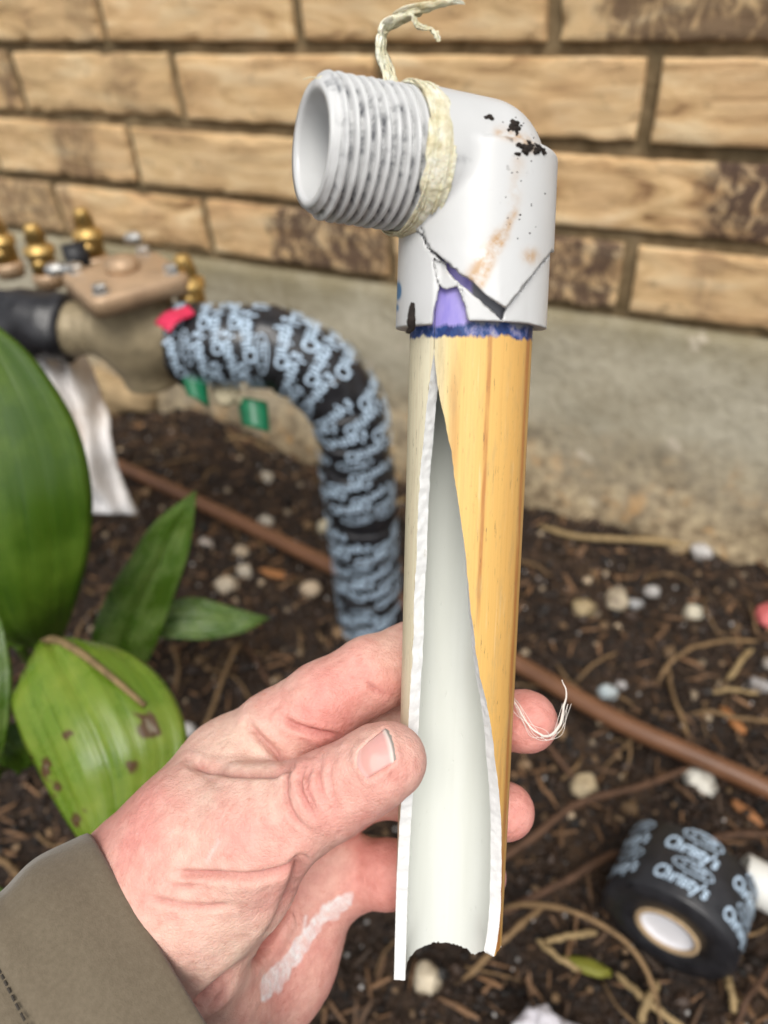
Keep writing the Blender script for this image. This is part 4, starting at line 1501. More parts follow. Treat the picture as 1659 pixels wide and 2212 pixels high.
def bfn(p):
    q = (p - vcx) * 1000.0
    x, y, z = q @ XD, q @ YD, q @ ZD
    runr = np.sqrt(y * y + z * z)
    run = np.maximum(runr - (17.0 + 1.5 * (np.abs(np.abs(x) - 47) < 4)), np.abs(x) - 60)
    run = run - 0.9 * (np.abs((np.abs(x) - 34) % 9 - 4.5) < 1.6) * (np.abs(x) < 58)
    bowl = np.sqrt((x / 1.25) ** 2 + (y) ** 2 + (z * 0.92 + 6) ** 2) - 26.0
    neck = np.maximum(np.sqrt(x * x + y * y) - 25.0, np.abs(z - 14) - 16)
    foot = np.maximum(np.sqrt(x * x + y * y) - 20, np.abs(z + 26) - 14)
    return smin(smin(smin(run, bowl, 8), neck, 6), foot, 8)


bv, bf = surface_nets(lambda q: bfn(q), vcx - 0.072, vcx + 0.072, 0.0024)
mk('valve_body', bv, bf, MAT['bronze'], valve)


def rounded_plate(c, half, th, rot, rad, z0):
    a = []
    for k, (sx, sy) in enumerate(((1, 1), (-1, 1), (-1, -1), (1, -1))):
        for t in np.linspace(0, math.pi / 2, 6):
            an = k * math.pi / 2 + t
            a.append((sx * (half - rad) + rad * math.cos(an), sy * (half - rad) + rad * math.sin(an)))
    a = np.array(a); R_ = np.array([[math.cos(rot), -math.sin(rot)], [math.sin(rot), math.cos(rot)]])
    a = a @ R_.T
    n = len(a)
    rings = [(1.0, 0.0), (1.0, th - 0.003), (0.975, th - 0.0006), (0.94, th), (0.5, th + 0.002), (0.05, th + 0.003)]
    V_ = np.vstack([c + (a[:, :1] * XD + a[:, 1:] * YD) * k + ZD * (z0 + z) for k, z in rings])
    F_ = [(i * n + j, i * n + (j + 1) % n, (i + 1) * n + (j + 1) % n, (i + 1) * n + j) for i in range(len(rings) - 1) for j in range(n)]
    F_ += [tuple(range(n - 1, -1, -1)), tuple((len(rings) - 1) * n + j for j in range(n))]
    return V_, F_


flat = capC.copy(); flat[2] = 0
cap = mk('valve_cap', *rounded_plate(flat, 0.033, 0.012, math.radians(45), 0.008, cap_z - 0.012), MAT['bronze_cap'], valve)
mk('boss', *lathe([(0.011, 0), (0.011, 0.005), (0.009, 0.009), (0.002, 0.010)], 20, flat + ZD * (cap_z + 0.001), ZD), MAT['bronze_cap'], cap)
for dx, dy in ((0.033, 0), (-0.033, 0), (0, 0.033), (0, -0.033)):
    p = flat + XD * dx + YD * dy + ZD * cap_z
    mk('bolt', *lathe([(0.0062, 0), (0.0062, 0.001), (0.0048, 0.0012), (0.0048, 0.005), (0.004, 0.006)], 6, p, ZD), MAT['steel'], cap, False)


def test_cock(x, y, z, side):
    """brass test cock: square body on the run, hose nipple with stepped barbs above"""
    p = GZ(x, y, z)
    tc = mk('test_cock', *lathe([(0.0095, -0.004), (0.0095, 0.008), (0.0112, 0.009), (0.0112, 0.014), (0.0082, 0.0148), (0.0068, 0.020), (0.0080, 0.0205), (0.0060, 0.0245), (0.0068, 0.025), (0.0050, 0.029), (0.0046, 0.0305), (0.002, 0.031)], 18, p, ZD), MAT['brass'], valve)
    mk('plug_screw', *lathe([(0.0062, 0), (0.0062, 0.008), (0.004, 0.0085), (0.0035, 0.011)], 14, p + ZD * 0.004, side), MAT['brass'], tc)
    mk('elbow_block', *lathe([(0.010, -0.016), (0.0115, -0.008), (0.010, -0.004)], 12, p, ZD), MAT['bronze_cap'], tc)


toward = -YD - 0.2 * XD
test_cock(199, 540, HV + 0.025, toward)
test_cock(414, 650, HV + 0.018, toward)
test_cock(96, 575, HV + 0.022, toward)
test_cock(12, 553, HV + 0.022, toward)
# black cap between the two rear cocks
pA = GZ(140, 560, HV + 0.035); pB = GZ(190, 550, HV + 0.035)
mk('hose_stub', *tube(np.array([pA, (pA + pB) / 2, pB]), 0.010, 14), MAT['black_rubber'], valve)
# bolts on the ears of the body and at the outlet union
for (x, y, z) in ((122, 590, HV + 0.03), (158, 590, HV + 0.03), (425, 662, HV + 0.012), (290, 522, HV + 0.03)):
    p = GZ(x, y, z)
    mk('bolt', *lathe([(0.0072, 0), (0.0072, 0.004), (0.0055, 0.006), (0.0045, 0.007)], 6, p, ZD), MAT['steel'], valve, False)
# black taped inlet on the far side
inl = []
q0 = vcx + XD * 0.052
for d in np.linspace(0, 0.14, 30):
    inl.append(q0 + XD * d + ZD * (0.004 * math.sin(d * 40)) + YD * 0.0)
inl = np.array(inl)
irad = 0.024 + 0.004 * fbm(np.stack([np.repeat(np.arange(30) * 0.35, 20), np.tile(np.cos(np.arange(20) / 20 * 6.283), 30) * 1.5, np.tile(np.sin(np.arange(20) / 20 * 6.283), 30) * 1.5], 1), 3, 12).reshape(30, 20)
inlet = mk('taped_inlet', *tube(inl, irad, 20), MAT['tape'], valve)
drop = np.array([q0 + XD * 0.10 + ZD * z for z in np.linspace(0, -HV - 0.03, 30)])
drad = 0.023 + 0.004 * fbm(np.stack([np.repeat(np.arange(30) * 0.4, 20), np.tile(np.cos(np.arange(20) / 20 * 6.283), 30) * 1.5, np.tile(np.sin(np.arange(20) / 20 * 6.283), 30) * 1.5], 1), 3, 19).reshape(30, 20)
mk('inlet_riser', *tube(drop, drad, 20), MAT['tape'], inlet)
# red tag lying on the outlet
dT = (vR - CAM).dot(FWD) * 1000 - 30
q = [P(336, 700, dT), P(368, 720, dT - 8), P(420, 672, dT + 4), P(404, 654, dT + 10)]
q = np.array(q)
tg = []
for i in range(9):
    for j in range(5):
        u, v = i / 8, j / 4
        p = (q[0] * (1 - u) + q[3] * u) * (1 - v) + (q[1] * (1 - u) + q[2] * u) * v
        tg.append(p + ZD * 0.002 * math.sin(u * 5))
tgf = [(i * 5 + j, (i + 1) * 5 + j, (i + 1) * 5 + j + 1, i * 5 + j + 1) for i in range(8) for j in range(4)]
rt_ = mk('red_tag', np.array(tg), tgf, MAT['red_tag'])
tag(rt_, 'small red tag lying under the right-hand brass test cock', 'tag')
m = rt_.modifiers.new('thickness', 'SOLIDIFY'); m.thickness = 0.0012


def green_clip(quads, cordpts, label):
    """two curved green plastic caps tied together by a pale cord"""
    org = P(*quads[0][0])
    t = empty('green_tether', org, label, 'tether')
    for q in quads:
        q = np.array([P(*k) for k in q])
        n_ = np.cross(q[1] - q[0], q[3] - q[0]); n_ /= np.linalg.norm(n_)
        if n_.dot(CAM - q[0]) < 0: n_ = -n_
        v = []
        for i in range(8):
            for j in range(8):
                u, w = i / 7, j / 7
                p = (q[0] * (1 - u) + q[1] * u) * (1 - w) + (q[3] * (1 - u) + q[2] * u) * w
                v.append(p + n_ * 0.007 * math.sin(math.pi * u))
        f = [(i * 8 + j, (i + 1) * 8 + j, (i + 1) * 8 + j + 1, i * 8 + j + 1) for i in range(7) for j in range(7)]
        o = mk('plastic_cap', np.array(v), f, MAT['green_plastic'], t)
        m = o.modifiers.new('thickness', 'SOLIDIFY'); m.thickness = 0.002
    c = interp_path(np.array([P(*k) for k in cordpts]), 40)
    mk('cord', *tube(c, 0.0016, 8), MAT['cord'], t)
    return t


green_clip([[(388, 803, 492), (442, 806, 488), (449, 880, 484), (412, 854, 488)], [(516, 860, 508), (576, 870, 502), (580, 934, 500), (529, 918, 506)]],
           [(430, 812, 486), (470, 815, 488), (500, 835, 494), (520, 870, 500)], 'pair of green plastic caps on a cord hanging below the taped bend')
green_clip([[(28, 648, 600), (52, 655, 592), (77, 738, 588), (45, 735, 596)]], [(-8, 650, 600), (10, 648, 596), (28, 660, 592)], 'single green plastic cap at the left edge below the black tape')
tc_ = mk('cap_end', *lathe([(0.008, 0), (0.010, 0.004), (0.009, 0.010), (0.004, 0.012)], 16, P(490, 850, 508), -FWD), MAT['cord'])
tag(tc_, 'small tan plug between the two green caps', 'plug')

# ---- tan stone under the valve
plain('sandstone', (0.36, 0.26, 0.145), 0.85, 0.2, 0, 0.3, 40, 0.8, 0.003)
p = GZ(250, 830, 0.03)
v, f = lump((p[0], p[1], 0.022), 0.045, 4, (1.35, 0.8, 0.62), 3)
tag(mk('stone', v, f, MAT['sandstone']), 'tan stone block on the soil underneath the valve', 'stone')

# ---- white cloth sack hanging beside the valve
def mat_sack():
    t = NT('stained_white_cloth', 0.8, 0.2)
    o = t.coord()
    n = t.noise(o, 18, 4)
    c = t.ramp(n, [(0.30, (0.42, 0.33, 0.26)), (0.46, (0.70, 0.66, 0.63)), (0.65, (0.80, 0.79, 0.80))])
    t.color(c)
    t.bump(t.noise(o, 220, 4), 0.4, 0.002)
    return t.m


MAT['sack'] = mat_sack()
Lq = [(60, 770, 560), (95, 860, 560), (120, 950, 562), (150, 1040, 575), (185, 1108, 590)]
Rq = [(168, 742, 575), (207, 822, 572), (238, 930, 575), (266, 1030, 585), (303, 1112, 600)]
Lp = interp_path(np.array([P(*k) for k in Lq]), 34); Rp = interp_path(np.array([P(*k) for k in Rq]), 34)
v = []
for i in range(34):
    for j in range(22):
        u = j / 21
        p = Lp[i] * (1 - u) + Rp[i] * u
        bul = 0.018 * math.sin(math.pi * u) + 0.005 * math.sin(u * 17 + i * 0.13) + 0.003 * math.sin(i * 0.5 + u * 5)
        bul += 0.006 * float(fbm(np.array([[i * 0.16, u * 4.0, 2.0]]), 3, 31)[0])
        v.append(p - FWD * bul)
f = [(i * 22 + j, (i + 1) * 22 + j, (i + 1) * 22 + j + 1, i * 22 + j + 1) for i in range(33) for j in range(21)]
sack = mk('cloth_sack', np.array(v), f, MAT['sack'])
m = sack.modifiers.new('thickness', 'SOLIDIFY'); m.thickness = 0.003
tag(sack, 'stained white cloth sack hanging between the big leaf and the valve', 'sack')

# ---- brown drip tubing across the bed
plain('brown_poly', (0.155, 0.070, 0.034), 0.42, 0.5, 0, 0.2, 40, 0.15)
dp = [GZ(120, 950, 0.012), GZ(290, 1020, 0.012), GZ(500, 1118, 0.012), GZ(720, 1225, 0.012), GZ(930, 1330, 0.012), GZ(1130, 1440, 0.012), GZ(1330, 1555, 0.013), GZ(1500, 1632, 0.013), GZ(1680, 1715, 0.012), GZ(1900, 1830, 0.012)]
tag(mk('drip_tube', *tube(interp_path(np.array(dp), 120), 0.0068, 14), MAT['brown_poly']), 'brown drip irrigation tube lying diagonally across the soil', 'hose')

# ---- tape roll standing on its rim
RK = 0.87
rc = GZ(1440, 2012, 0.0365)
ra = -0.567 * RIGHT + 0.47 * DOWN - 0.673 * FWD; ra[2] = 0.03; ra /= np.linalg.norm(ra)          # the open face looks this way
RAD, WID = 0.0405 * RK, 0.047 * RK
roll = empty('tape_roll', (rc[0], rc[1], 0.0), 'roll of black pipe tape with pale blue lettering standing on the soil', 'tape roll')
prof = [(0.0195 * RK, 0.0), (0.030 * RK, 0.0008), (0.0395 * RK, 0.0), (RAD, -0.001), (RAD, -WID + 0.001), (0.0395 * RK, -WID), (0.0195 * RK, -WID)]
v, f = lathe(prof, 64, rc, ra)
f = f[:-2]
n = 64
f += [(6 * n + j, 6 * n + (j + 1) % n, (j + 1) % n, j) for j in range(n)]
mk('tape_winding', v, f, MAT['tape'], roll)
plain('cardboard', (0.42, 0.30, 0.18), 0.85, 0.2, 0, 0.2, 300, 0.3)
plain('core_white', (0.74, 0.73, 0.76), 0.6, 0.3, 0, 0.05, 80, 0.1)
core = mk('core', *lathe([(0.0165 * RK, -WID), (0.0165 * RK, 0.001), (0.0192 * RK, 0.001), (0.0192 * RK, -WID)], 48, rc, ra), MAT['cardboard'], roll)
mk('core_lining', *lathe([(r_ * RK, t_) for r_, t_ in ((0.0163, -WID * 0.9), (0.0163, -0.0008), (0.0158, -0.0004), (0.0155, -0.0015), (0.012, -0.0022))], 48, rc, ra), MAT['core_white'], core)
sa = np.cross(ra, ZD); sa /= np.linalg.norm(sa)
ub = np.cross(sa, ra)


def on_roll(v, a0, off, flip=1):
    a = a0 + v[:, 0] / RAD
    t = off + v[:, 1]
    return rc + ra * (t)[:, None] * 1.0 + (RAD + 0.0004) * (np.sin(a)[:, None] * sa * flip + np.cos(a)[:, None] * ub)


lets = []
BW = (WORD[0] * np.array([0.84, 0.88]), WORD[1])
for k in range(6):
    a0 = k * 2 * math.pi / 6 + 0.08
    for r_, (src, off) in enumerate(((OVAL, -0.0375), (BW, -0.0285), (OVAL, -0.0190), (BW, -0.0100))):
        vv = src[0] * np.array([1.0, -1.0]) * 1.0
        lets.append((on_roll(np.stack([-src[0][:, 0] - 0.004 * (1 if src is OVAL else 0), -src[0][:, 1]], 1), a0, off), src[1]))
lv, lf = join(lets)
tag(mk('printed_lettering', lv, lf, MAT['tape_print'], roll, False), kind='stuff')

# ---- white pipe offcut at the right edge, pink plug, white lump at the bottom edge
plain('white_plastic', (0.74, 0.74, 0.70), 0.35, 0.5, 0, 0.05, 60, 0.1)
a = P(1600, 1888, 428); b = P(1760, 1972, 415)
v, f = tube(np.array([a, a * 0.98 + b * 0.02, (a + b) / 2, b]), np.array([0.0118, 0.0125, 0.0125, 0.0125]), 28, False)
v2, f2 = tube(np.array([a, a * 0.98 + b * 0.02, (a + b) / 2, b]), np.array([0.0104, 0.0104, 0.0104, 0.0104]), 28, False)
nn_ = len(v)
f = f + [tuple(nn_ + q for q in reversed(k)) for k in f2] + [(j, (j + 1) % 28, nn_ + (j + 1) % 28, nn_ + j)[::-1] for j in range(28)]
tag(mk('pipe_offcut', np.vstack([v, v2]), f, MAT['white_plastic']), 'white plastic pipe offcut beside the tape roll at the right edge', 'pipe offcut')
plain('pink_plastic', (0.55, 0.13, 0.13), 0.5, 0.4, 0, 0.15, 80, 0.2)
v, f = lump(GZ(1657, 1332, 0.008), 0.010, 8, (1, 1, 0.8), 3)
tag(mk('pink_plug', v, f, MAT['pink_plastic']), 'small pink lump on the soil at the right edge', 'plug')
plain('white_rag', (0.72, 0.70, 0.76), 0.9, 0.1, 0, 0.1, 120, 0.6)
v, f = lump(GZ(1185, 2262, 0.010), 0.016, 18, (1.1, 1.0, 0.8), 4)
tag(mk('rag', v, f, MAT['white_rag']), 'crumpled white rag on the soil at the bottom edge', 'rag')

# ================================================================== PLANT
def mat_leaf(name, c0, c1, c2, gloss=0.3):
    t = NT(name, gloss, 0.45)
    uv = t.n('ShaderNodeUVMap').outputs[0]
    v = t.noise(t.mapping(uv, (38, 0.8, 1)), 1.0, 4, 0.6)
    w = t.noise(t.mapping(uv, (3, 2.5, 1)), 1.0, 4, 0.6)
    c = t.ramp(v, [(0.3, c0), (0.7, c1)])
    c = t.mix(t.ramp(w, [(0.42, 0.0), (0.68, 0.8)]), c, c2)
    b = t.attr('blemish')
    c = t.mix(t.ramp(b, [(0.25, 0.0), (0.6, 1.0)]), c, (0.085, 0.045, 0.018))
    c = t.mix(t.ramp(b, [(0.85, 0.0), (0.93, 1.0)]), c, (0.20, 0.17, 0.12))
    t.color(c)
    t.b.inputs['Subsurface Weight'].default_value = 0.12
    t.b.inputs['Subsurface Radius'].default_value = (0.3, 1.0, 0.1)
    t.b.inputs['Subsurface Scale'].default_value = 0.002
    t.bump(v, 0.5, 0.001)
    t.rough(t.ramp(w, [(0.35, gloss * 0.75), (0.7, gloss * 1.3)]))
    return t.m


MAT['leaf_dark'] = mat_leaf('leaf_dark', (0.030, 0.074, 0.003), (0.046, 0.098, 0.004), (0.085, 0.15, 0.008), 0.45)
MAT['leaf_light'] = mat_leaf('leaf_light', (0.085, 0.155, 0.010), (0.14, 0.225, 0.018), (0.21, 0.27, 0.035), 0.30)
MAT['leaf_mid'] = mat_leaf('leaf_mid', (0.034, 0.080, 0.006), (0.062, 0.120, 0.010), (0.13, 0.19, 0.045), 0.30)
plain('dead_stalk', (0.20, 0.14, 0.065), 0.7, 0.3, 0, 0.4, 200, 0.4)
pbase = GZ(150, 1500, 0.0)
plant = empty('broadleaf_plant', pbase, 'low plant with broad glossy green leaves at the left of the bed', 'plant')


def leaf(Lk, Rk, mat_, bulge=0.008, fold=0.004, label=None, spots=(), nL=60, nW=26, dip=0.0):
    Lp = interp_path(np.array([P(*k) for k in Lk]), nL); Rp = interp_path(np.array([P(*k) for k in Rk]), nL)
    w = np.linspace(0, 1, nW)
    mid = Lp[:, None, :] * (1 - w)[None, :, None] + Rp[:, None, :] * w[None, :, None]
    du = np.gradient(mid, axis=0); dv = np.gradient(mid, axis=1)
    n = np.cross(du.reshape(-1, 3), dv.reshape(-1, 3)); n /= np.linalg.norm(n, axis=1)[:, None] + 1e-12
    n = n.reshape(mid.shape)
    if n[nL // 2, nW // 2].dot(CAM - mid[nL // 2, nW // 2]) < 0: n = -n
    env = np.sin(np.linspace(0, np.pi, nL)) ** 0.6
    h = bulge * np.sin(np.pi * w)[None, :] - fold * np.exp(-((w - 0.5) / 0.05) ** 2)[None, :] + 0.0007 * np.sin(w * 60)[None, :]
    h = h * env[:, None] + 0.0022 * fbm(np.stack([np.repeat(np.arange(nL) * 0.09, nW), np.tile(w * 2.5, nL), np.full(nL * nW, float(len(Lk[0]) + Lk[0][0]))], 1), 2, 5).reshape(nL, nW)
    V_ = (mid + n * h[..., None]).reshape(-1, 3)
    F_ = [(i * nW + j, (i + 1) * nW + j, (i + 1) * nW + j + 1, i * nW + j + 1) for i in range(nL - 1) for j in range(nW - 1)]
    o = mk('leaf', V_, F_, mat_, plant)
    set_uv(o, np.stack([np.tile(w, nL), np.repeat(np.linspace(0, 1, nL) * 3, nW)], 1))
    q = (V_ - CAM) @ HOLD.T
    lp = px_of(q * 1000)
    bl = np.zeros(len(V_))
    for x, y, rx, ry in spots:
        dd = ((lp[:, 0] - x) / rx) ** 2 + ((lp[:, 1] - y) / ry) ** 2
        bl = np.maximum(bl, np.exp(-np.clip(dd * (1 + 0.8 * fbm(V_ * 320, 3, 7)), 0, None) ** 1.5 * 0.7))
    set_attr(o, 'blemish', bl)
    m = o.modifiers.new('thickness', 'SOLIDIFY'); m.thickness = 0.0006
    if label: o['label'] = label
    return o, V_.reshape(nL, nW, 3)


leaf([(-150, 600, 330), (-230, 720, 330), (-300, 880, 335), (-290, 1040, 345), (-210, 1190, 360), (-90, 1310, 385), (20, 1375, 410), (100, 1412, 430)],
     [(-140, 600, 330), (-20, 690, 335), (60, 757, 340), (122, 838, 345), (170, 930, 350), (194, 1030, 355), (197, 1130, 362), (182, 1240, 375), (150, 1340, 400), (112, 1415, 430)],
     MAT['leaf_dark'], 0.016, 0.003, 'largest leaf, dark green, upright at the left edge')
leaf([(422, 1060, 430), (335, 1128, 435), (278, 1210, 440), (228, 1290, 450), (200, 1372, 462), (222, 1425, 472), (245, 1470, 480)],
     [(424, 1062, 430), (419, 1110, 432), (412, 1165, 436), (402, 1215, 440), (372, 1300, 450), (340, 1390, 465), (300, 1460, 480)],
     MAT['leaf_mid'], 0.004, 0.006, 'pointed upright leaf with a torn right margin')
leaf([(580, 1335, 500), (500, 1310, 495), (425, 1290, 490), (370, 1300, 488), (330, 1345, 486)],
     [(580, 1337, 500), (525, 1366, 492), (445, 1382, 486), (375, 1380, 482), (325, 1375, 482)],
     MAT['leaf_mid'], 0.005, 0.003, 'small leaf lying low behind the pointed one', nL=40)
leafD, DV = leaf([(100, 1425, 372), (60, 1460, 345), (24, 1505, 325), (45, 1590, 314), (85, 1680, 306), (132, 1762, 302), (185, 1840, 300), (250, 1925, 302)],
                 [(118, 1412, 372), (165, 1388, 355), (255, 1402, 338), (340, 1455, 324), (392, 1540, 314), (402, 1630, 308), (360, 1745, 304), (280, 1900, 302)],
                 MAT['leaf_light'], 0.014, 0.003, 'arched yellow-green leaf with brown holes and a dead stalk across it', [(322, 1567, 17, 28), (285, 1656, 12, 12), (62, 1640, 7, 10), (122, 1700, 9, 14), (145, 1590, 7, 12), (165, 1770, 9, 16), (100, 1660, 8, 20)])
leaf([(-40, 1290, 330), (-90, 1380, 325), (-110, 1500, 322), (-80, 1610, 325), (-20, 1680, 335)],
     [(-30, 1290, 330), (4, 1345, 326), (20, 1430, 323), (23, 1520, 322), (14, 1600, 326), (-15, 1682, 335)],
     MAT['leaf_mid'], 0.006, 0.003, 'narrow leaf cut off by the left edge')
leaf([(-80, 1180, 440), (-60, 1240, 440), (-40, 1320, 445), (20, 1400, 455)],
     [(-70, 1178, 440), (30, 1205, 440), (70, 1270, 448), (60, 1390, 456)],
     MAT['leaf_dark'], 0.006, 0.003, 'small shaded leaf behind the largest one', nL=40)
leaf([(-60, 1560, 350), (-40, 1600, 350), (0, 1640, 352), (40, 1668, 360)],
     [(-60, 1555, 350), (20, 1560, 350), (70, 1600, 352), (85, 1650, 360)],
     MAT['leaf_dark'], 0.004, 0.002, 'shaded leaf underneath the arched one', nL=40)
leaf([(-60, 1900, 360), (-10, 1935, 356), (20, 1965, 352), (46, 1990, 350)],
     [(-60, 1885, 360), (-5, 1915, 356), (28, 1950, 352), (48, 1988, 350)],
     MAT['leaf_mid'], 0.002, 0.001, 'leaf tip poking out above the sleeve', nL=30)
stk = interp_path(np.array([DV[int(60 * a)][int(26 * b)] - FWD * 0.0022 for a, b in ((0.16, 0.50), (0.26, 0.60), (0.36, 0.68), (0.47, 0.76), (0.56, 0.82))]), 30)
mk('dead_stalk', *tube(stk, np.linspace(0.0022, 0.0012, 30), 8), MAT['dead_stalk'], leafD)
for (x, y, d), (x2, y2) in zip([(108, 1412, 430), (272, 1462, 480), (328, 1362, 484), (110, 1418, 372), (-17, 1680, 335), (40, 1392, 456)], [(130, 1480), (230, 1520), (250, 1470), (140, 1500), (60, 1600), (90, 1470)]):
    a = P(x, y, d); b = GZ(x2, y2, -0.004)
    b = np.array([b[0], b[1], -0.004])
    m_ = (a + b) / 2 + (a - b) * 0.1
    mk('leaf_stem', *tube(interp_path(np.array([a, m_, b]), 16), np.linspace(0.0028, 0.0036, 16), 8), MAT['leaf_dark'], plant)

# ================================================================== THINGS LYING ON THE SOIL
def ground_at(x, y):
    p = GZ(x, y, 0.0)
    z = float(soil_z(np.array([p[0]]), np.array([p[1]]))[0])
    p = GZ(x, y, z)
    return p


MAT_PEB = mat_attr('pebble_stone', 0.6, 0.35, 160, 0.4, 0.001, 0.2)
PEB = [  # x, y, half width in survey marks, colour, squash, label
    (1497, 1323, 22, (0.70, 0.64, 0.50), 0.9, 'round cream pebble right of the pipe, above the drip tube'),
    (1312, 1490, 21, (0.66, 0.76, 0.80), 0.9, 'bluish white pebble beside the drip tube near the middle fingertip'),
    (1512, 1683, 36, (0.78, 0.75, 0.66), 0.65, 'large white shell-shaped pebble below the drip tube'),
    (1260, 1692, 30, (0.62, 0.50, 0.32), 0.75, 'tan pebble between the ring fingertip and the white shell-shaped one'),
    (1258, 1308, 24, (0.44, 0.34, 0.19), 0.8, 'angular ochre stone on the soil right of the pipe'),
    (1330, 1290, 26, (0.52, 0.44, 0.32), 0.8, 'tan stone below the footing between two grey pebbles'),
    (1372, 1303, 15, (0.42, 0.42, 0.42), 0.9, 'small grey pebble touching the tan stone'),
    (1408, 1276, 17, (0.50, 0.48, 0.46), 0.9, 'small grey pebble above the tan stone'),
    (1352, 1560, 20, (0.36, 0.30, 0.26), 0.8, 'dull brown pebble just below the bluish white one'),
    (1640, 1478, 22, (0.36, 0.34, 0.33), 0.9, 'grey pebble among dry stems near the right edge'),
    (1512, 1188, 22, (0.66, 0.63, 0.60), 0.9, 'whitish pebble against the pale stick under the footing'),
    (1340, 1478, 12, (0.52, 0.50, 0.50), 0.9, 'tiny grey pebble behind the bluish white one'),
    (922, 2108, 31, (0.72, 0.62, 0.46), 1.0, 'pale round pebble framed by the broken lower end of the pipe'),
    (492, 1258, 24, (0.66, 0.56, 0.42), 0.9, 'cream pebble right of the pointed leaf, larger of two touching'),
    (528, 1232, 19, (0.70, 0.62, 0.50), 0.9, 'cream pebble right of the pointed leaf, smaller of two touching'),
    (574, 1123, 17, (0.68, 0.62, 0.52), 0.8, 'white pebble above the drip tube, left of the riser'),
    (702, 1134, 17, (0.72, 0.64, 0.46), 0.9, 'cream pebble touching the left side of the riser'),
    (671, 1269, 23, (0.58, 0.46, 0.33), 0.8, 'tan pebble below the drip tube next to the riser foot'),
    (578, 1028, 14, (0.62, 0.55, 0.44), 0.9, 'pale pebble halfway between sack and riser'),
    (521, 1188, 17, (0.60, 0.48, 0.34), 0.8, 'tan pebble in front of the drip tube, left of the riser'),
    (445, 1170, 17, (0.55, 0.48, 0.42), 0.8, 'grey-tan pebble just right of the pointed leaf tip'),
    (408, 1577, 20, (0.74, 0.72, 0.70), 1.0, 'white pebble between the arched leaf and the hand'),
    (1660, 1430, 16, (0.42, 0.38, 0.34), 0.9, 'brown-grey pebble at the right edge above the dry stems'),
]
for i, (x, y, hw, c, sq, lab) in enumerate(PEB):
    p = ground_at(x, y + hw * 0.4)
    d = (p - CAM).dot(FWD)
    r = hw * S / FPX * d
    v, f = lump(p + np.array([0, 0, r * 0.30 * sq]), r, i + 3, (1, random.uniform(0.75, 1.1), sq), 3, 0.27)
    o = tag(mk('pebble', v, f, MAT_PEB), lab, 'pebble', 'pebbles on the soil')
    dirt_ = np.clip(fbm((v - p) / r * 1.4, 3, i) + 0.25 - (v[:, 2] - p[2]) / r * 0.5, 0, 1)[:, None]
    set_col(o, 'tint', np.array(c) * 0.78 * (1 - dirt_) + np.array([0.09, 0.055, 0.03]) * dirt_)

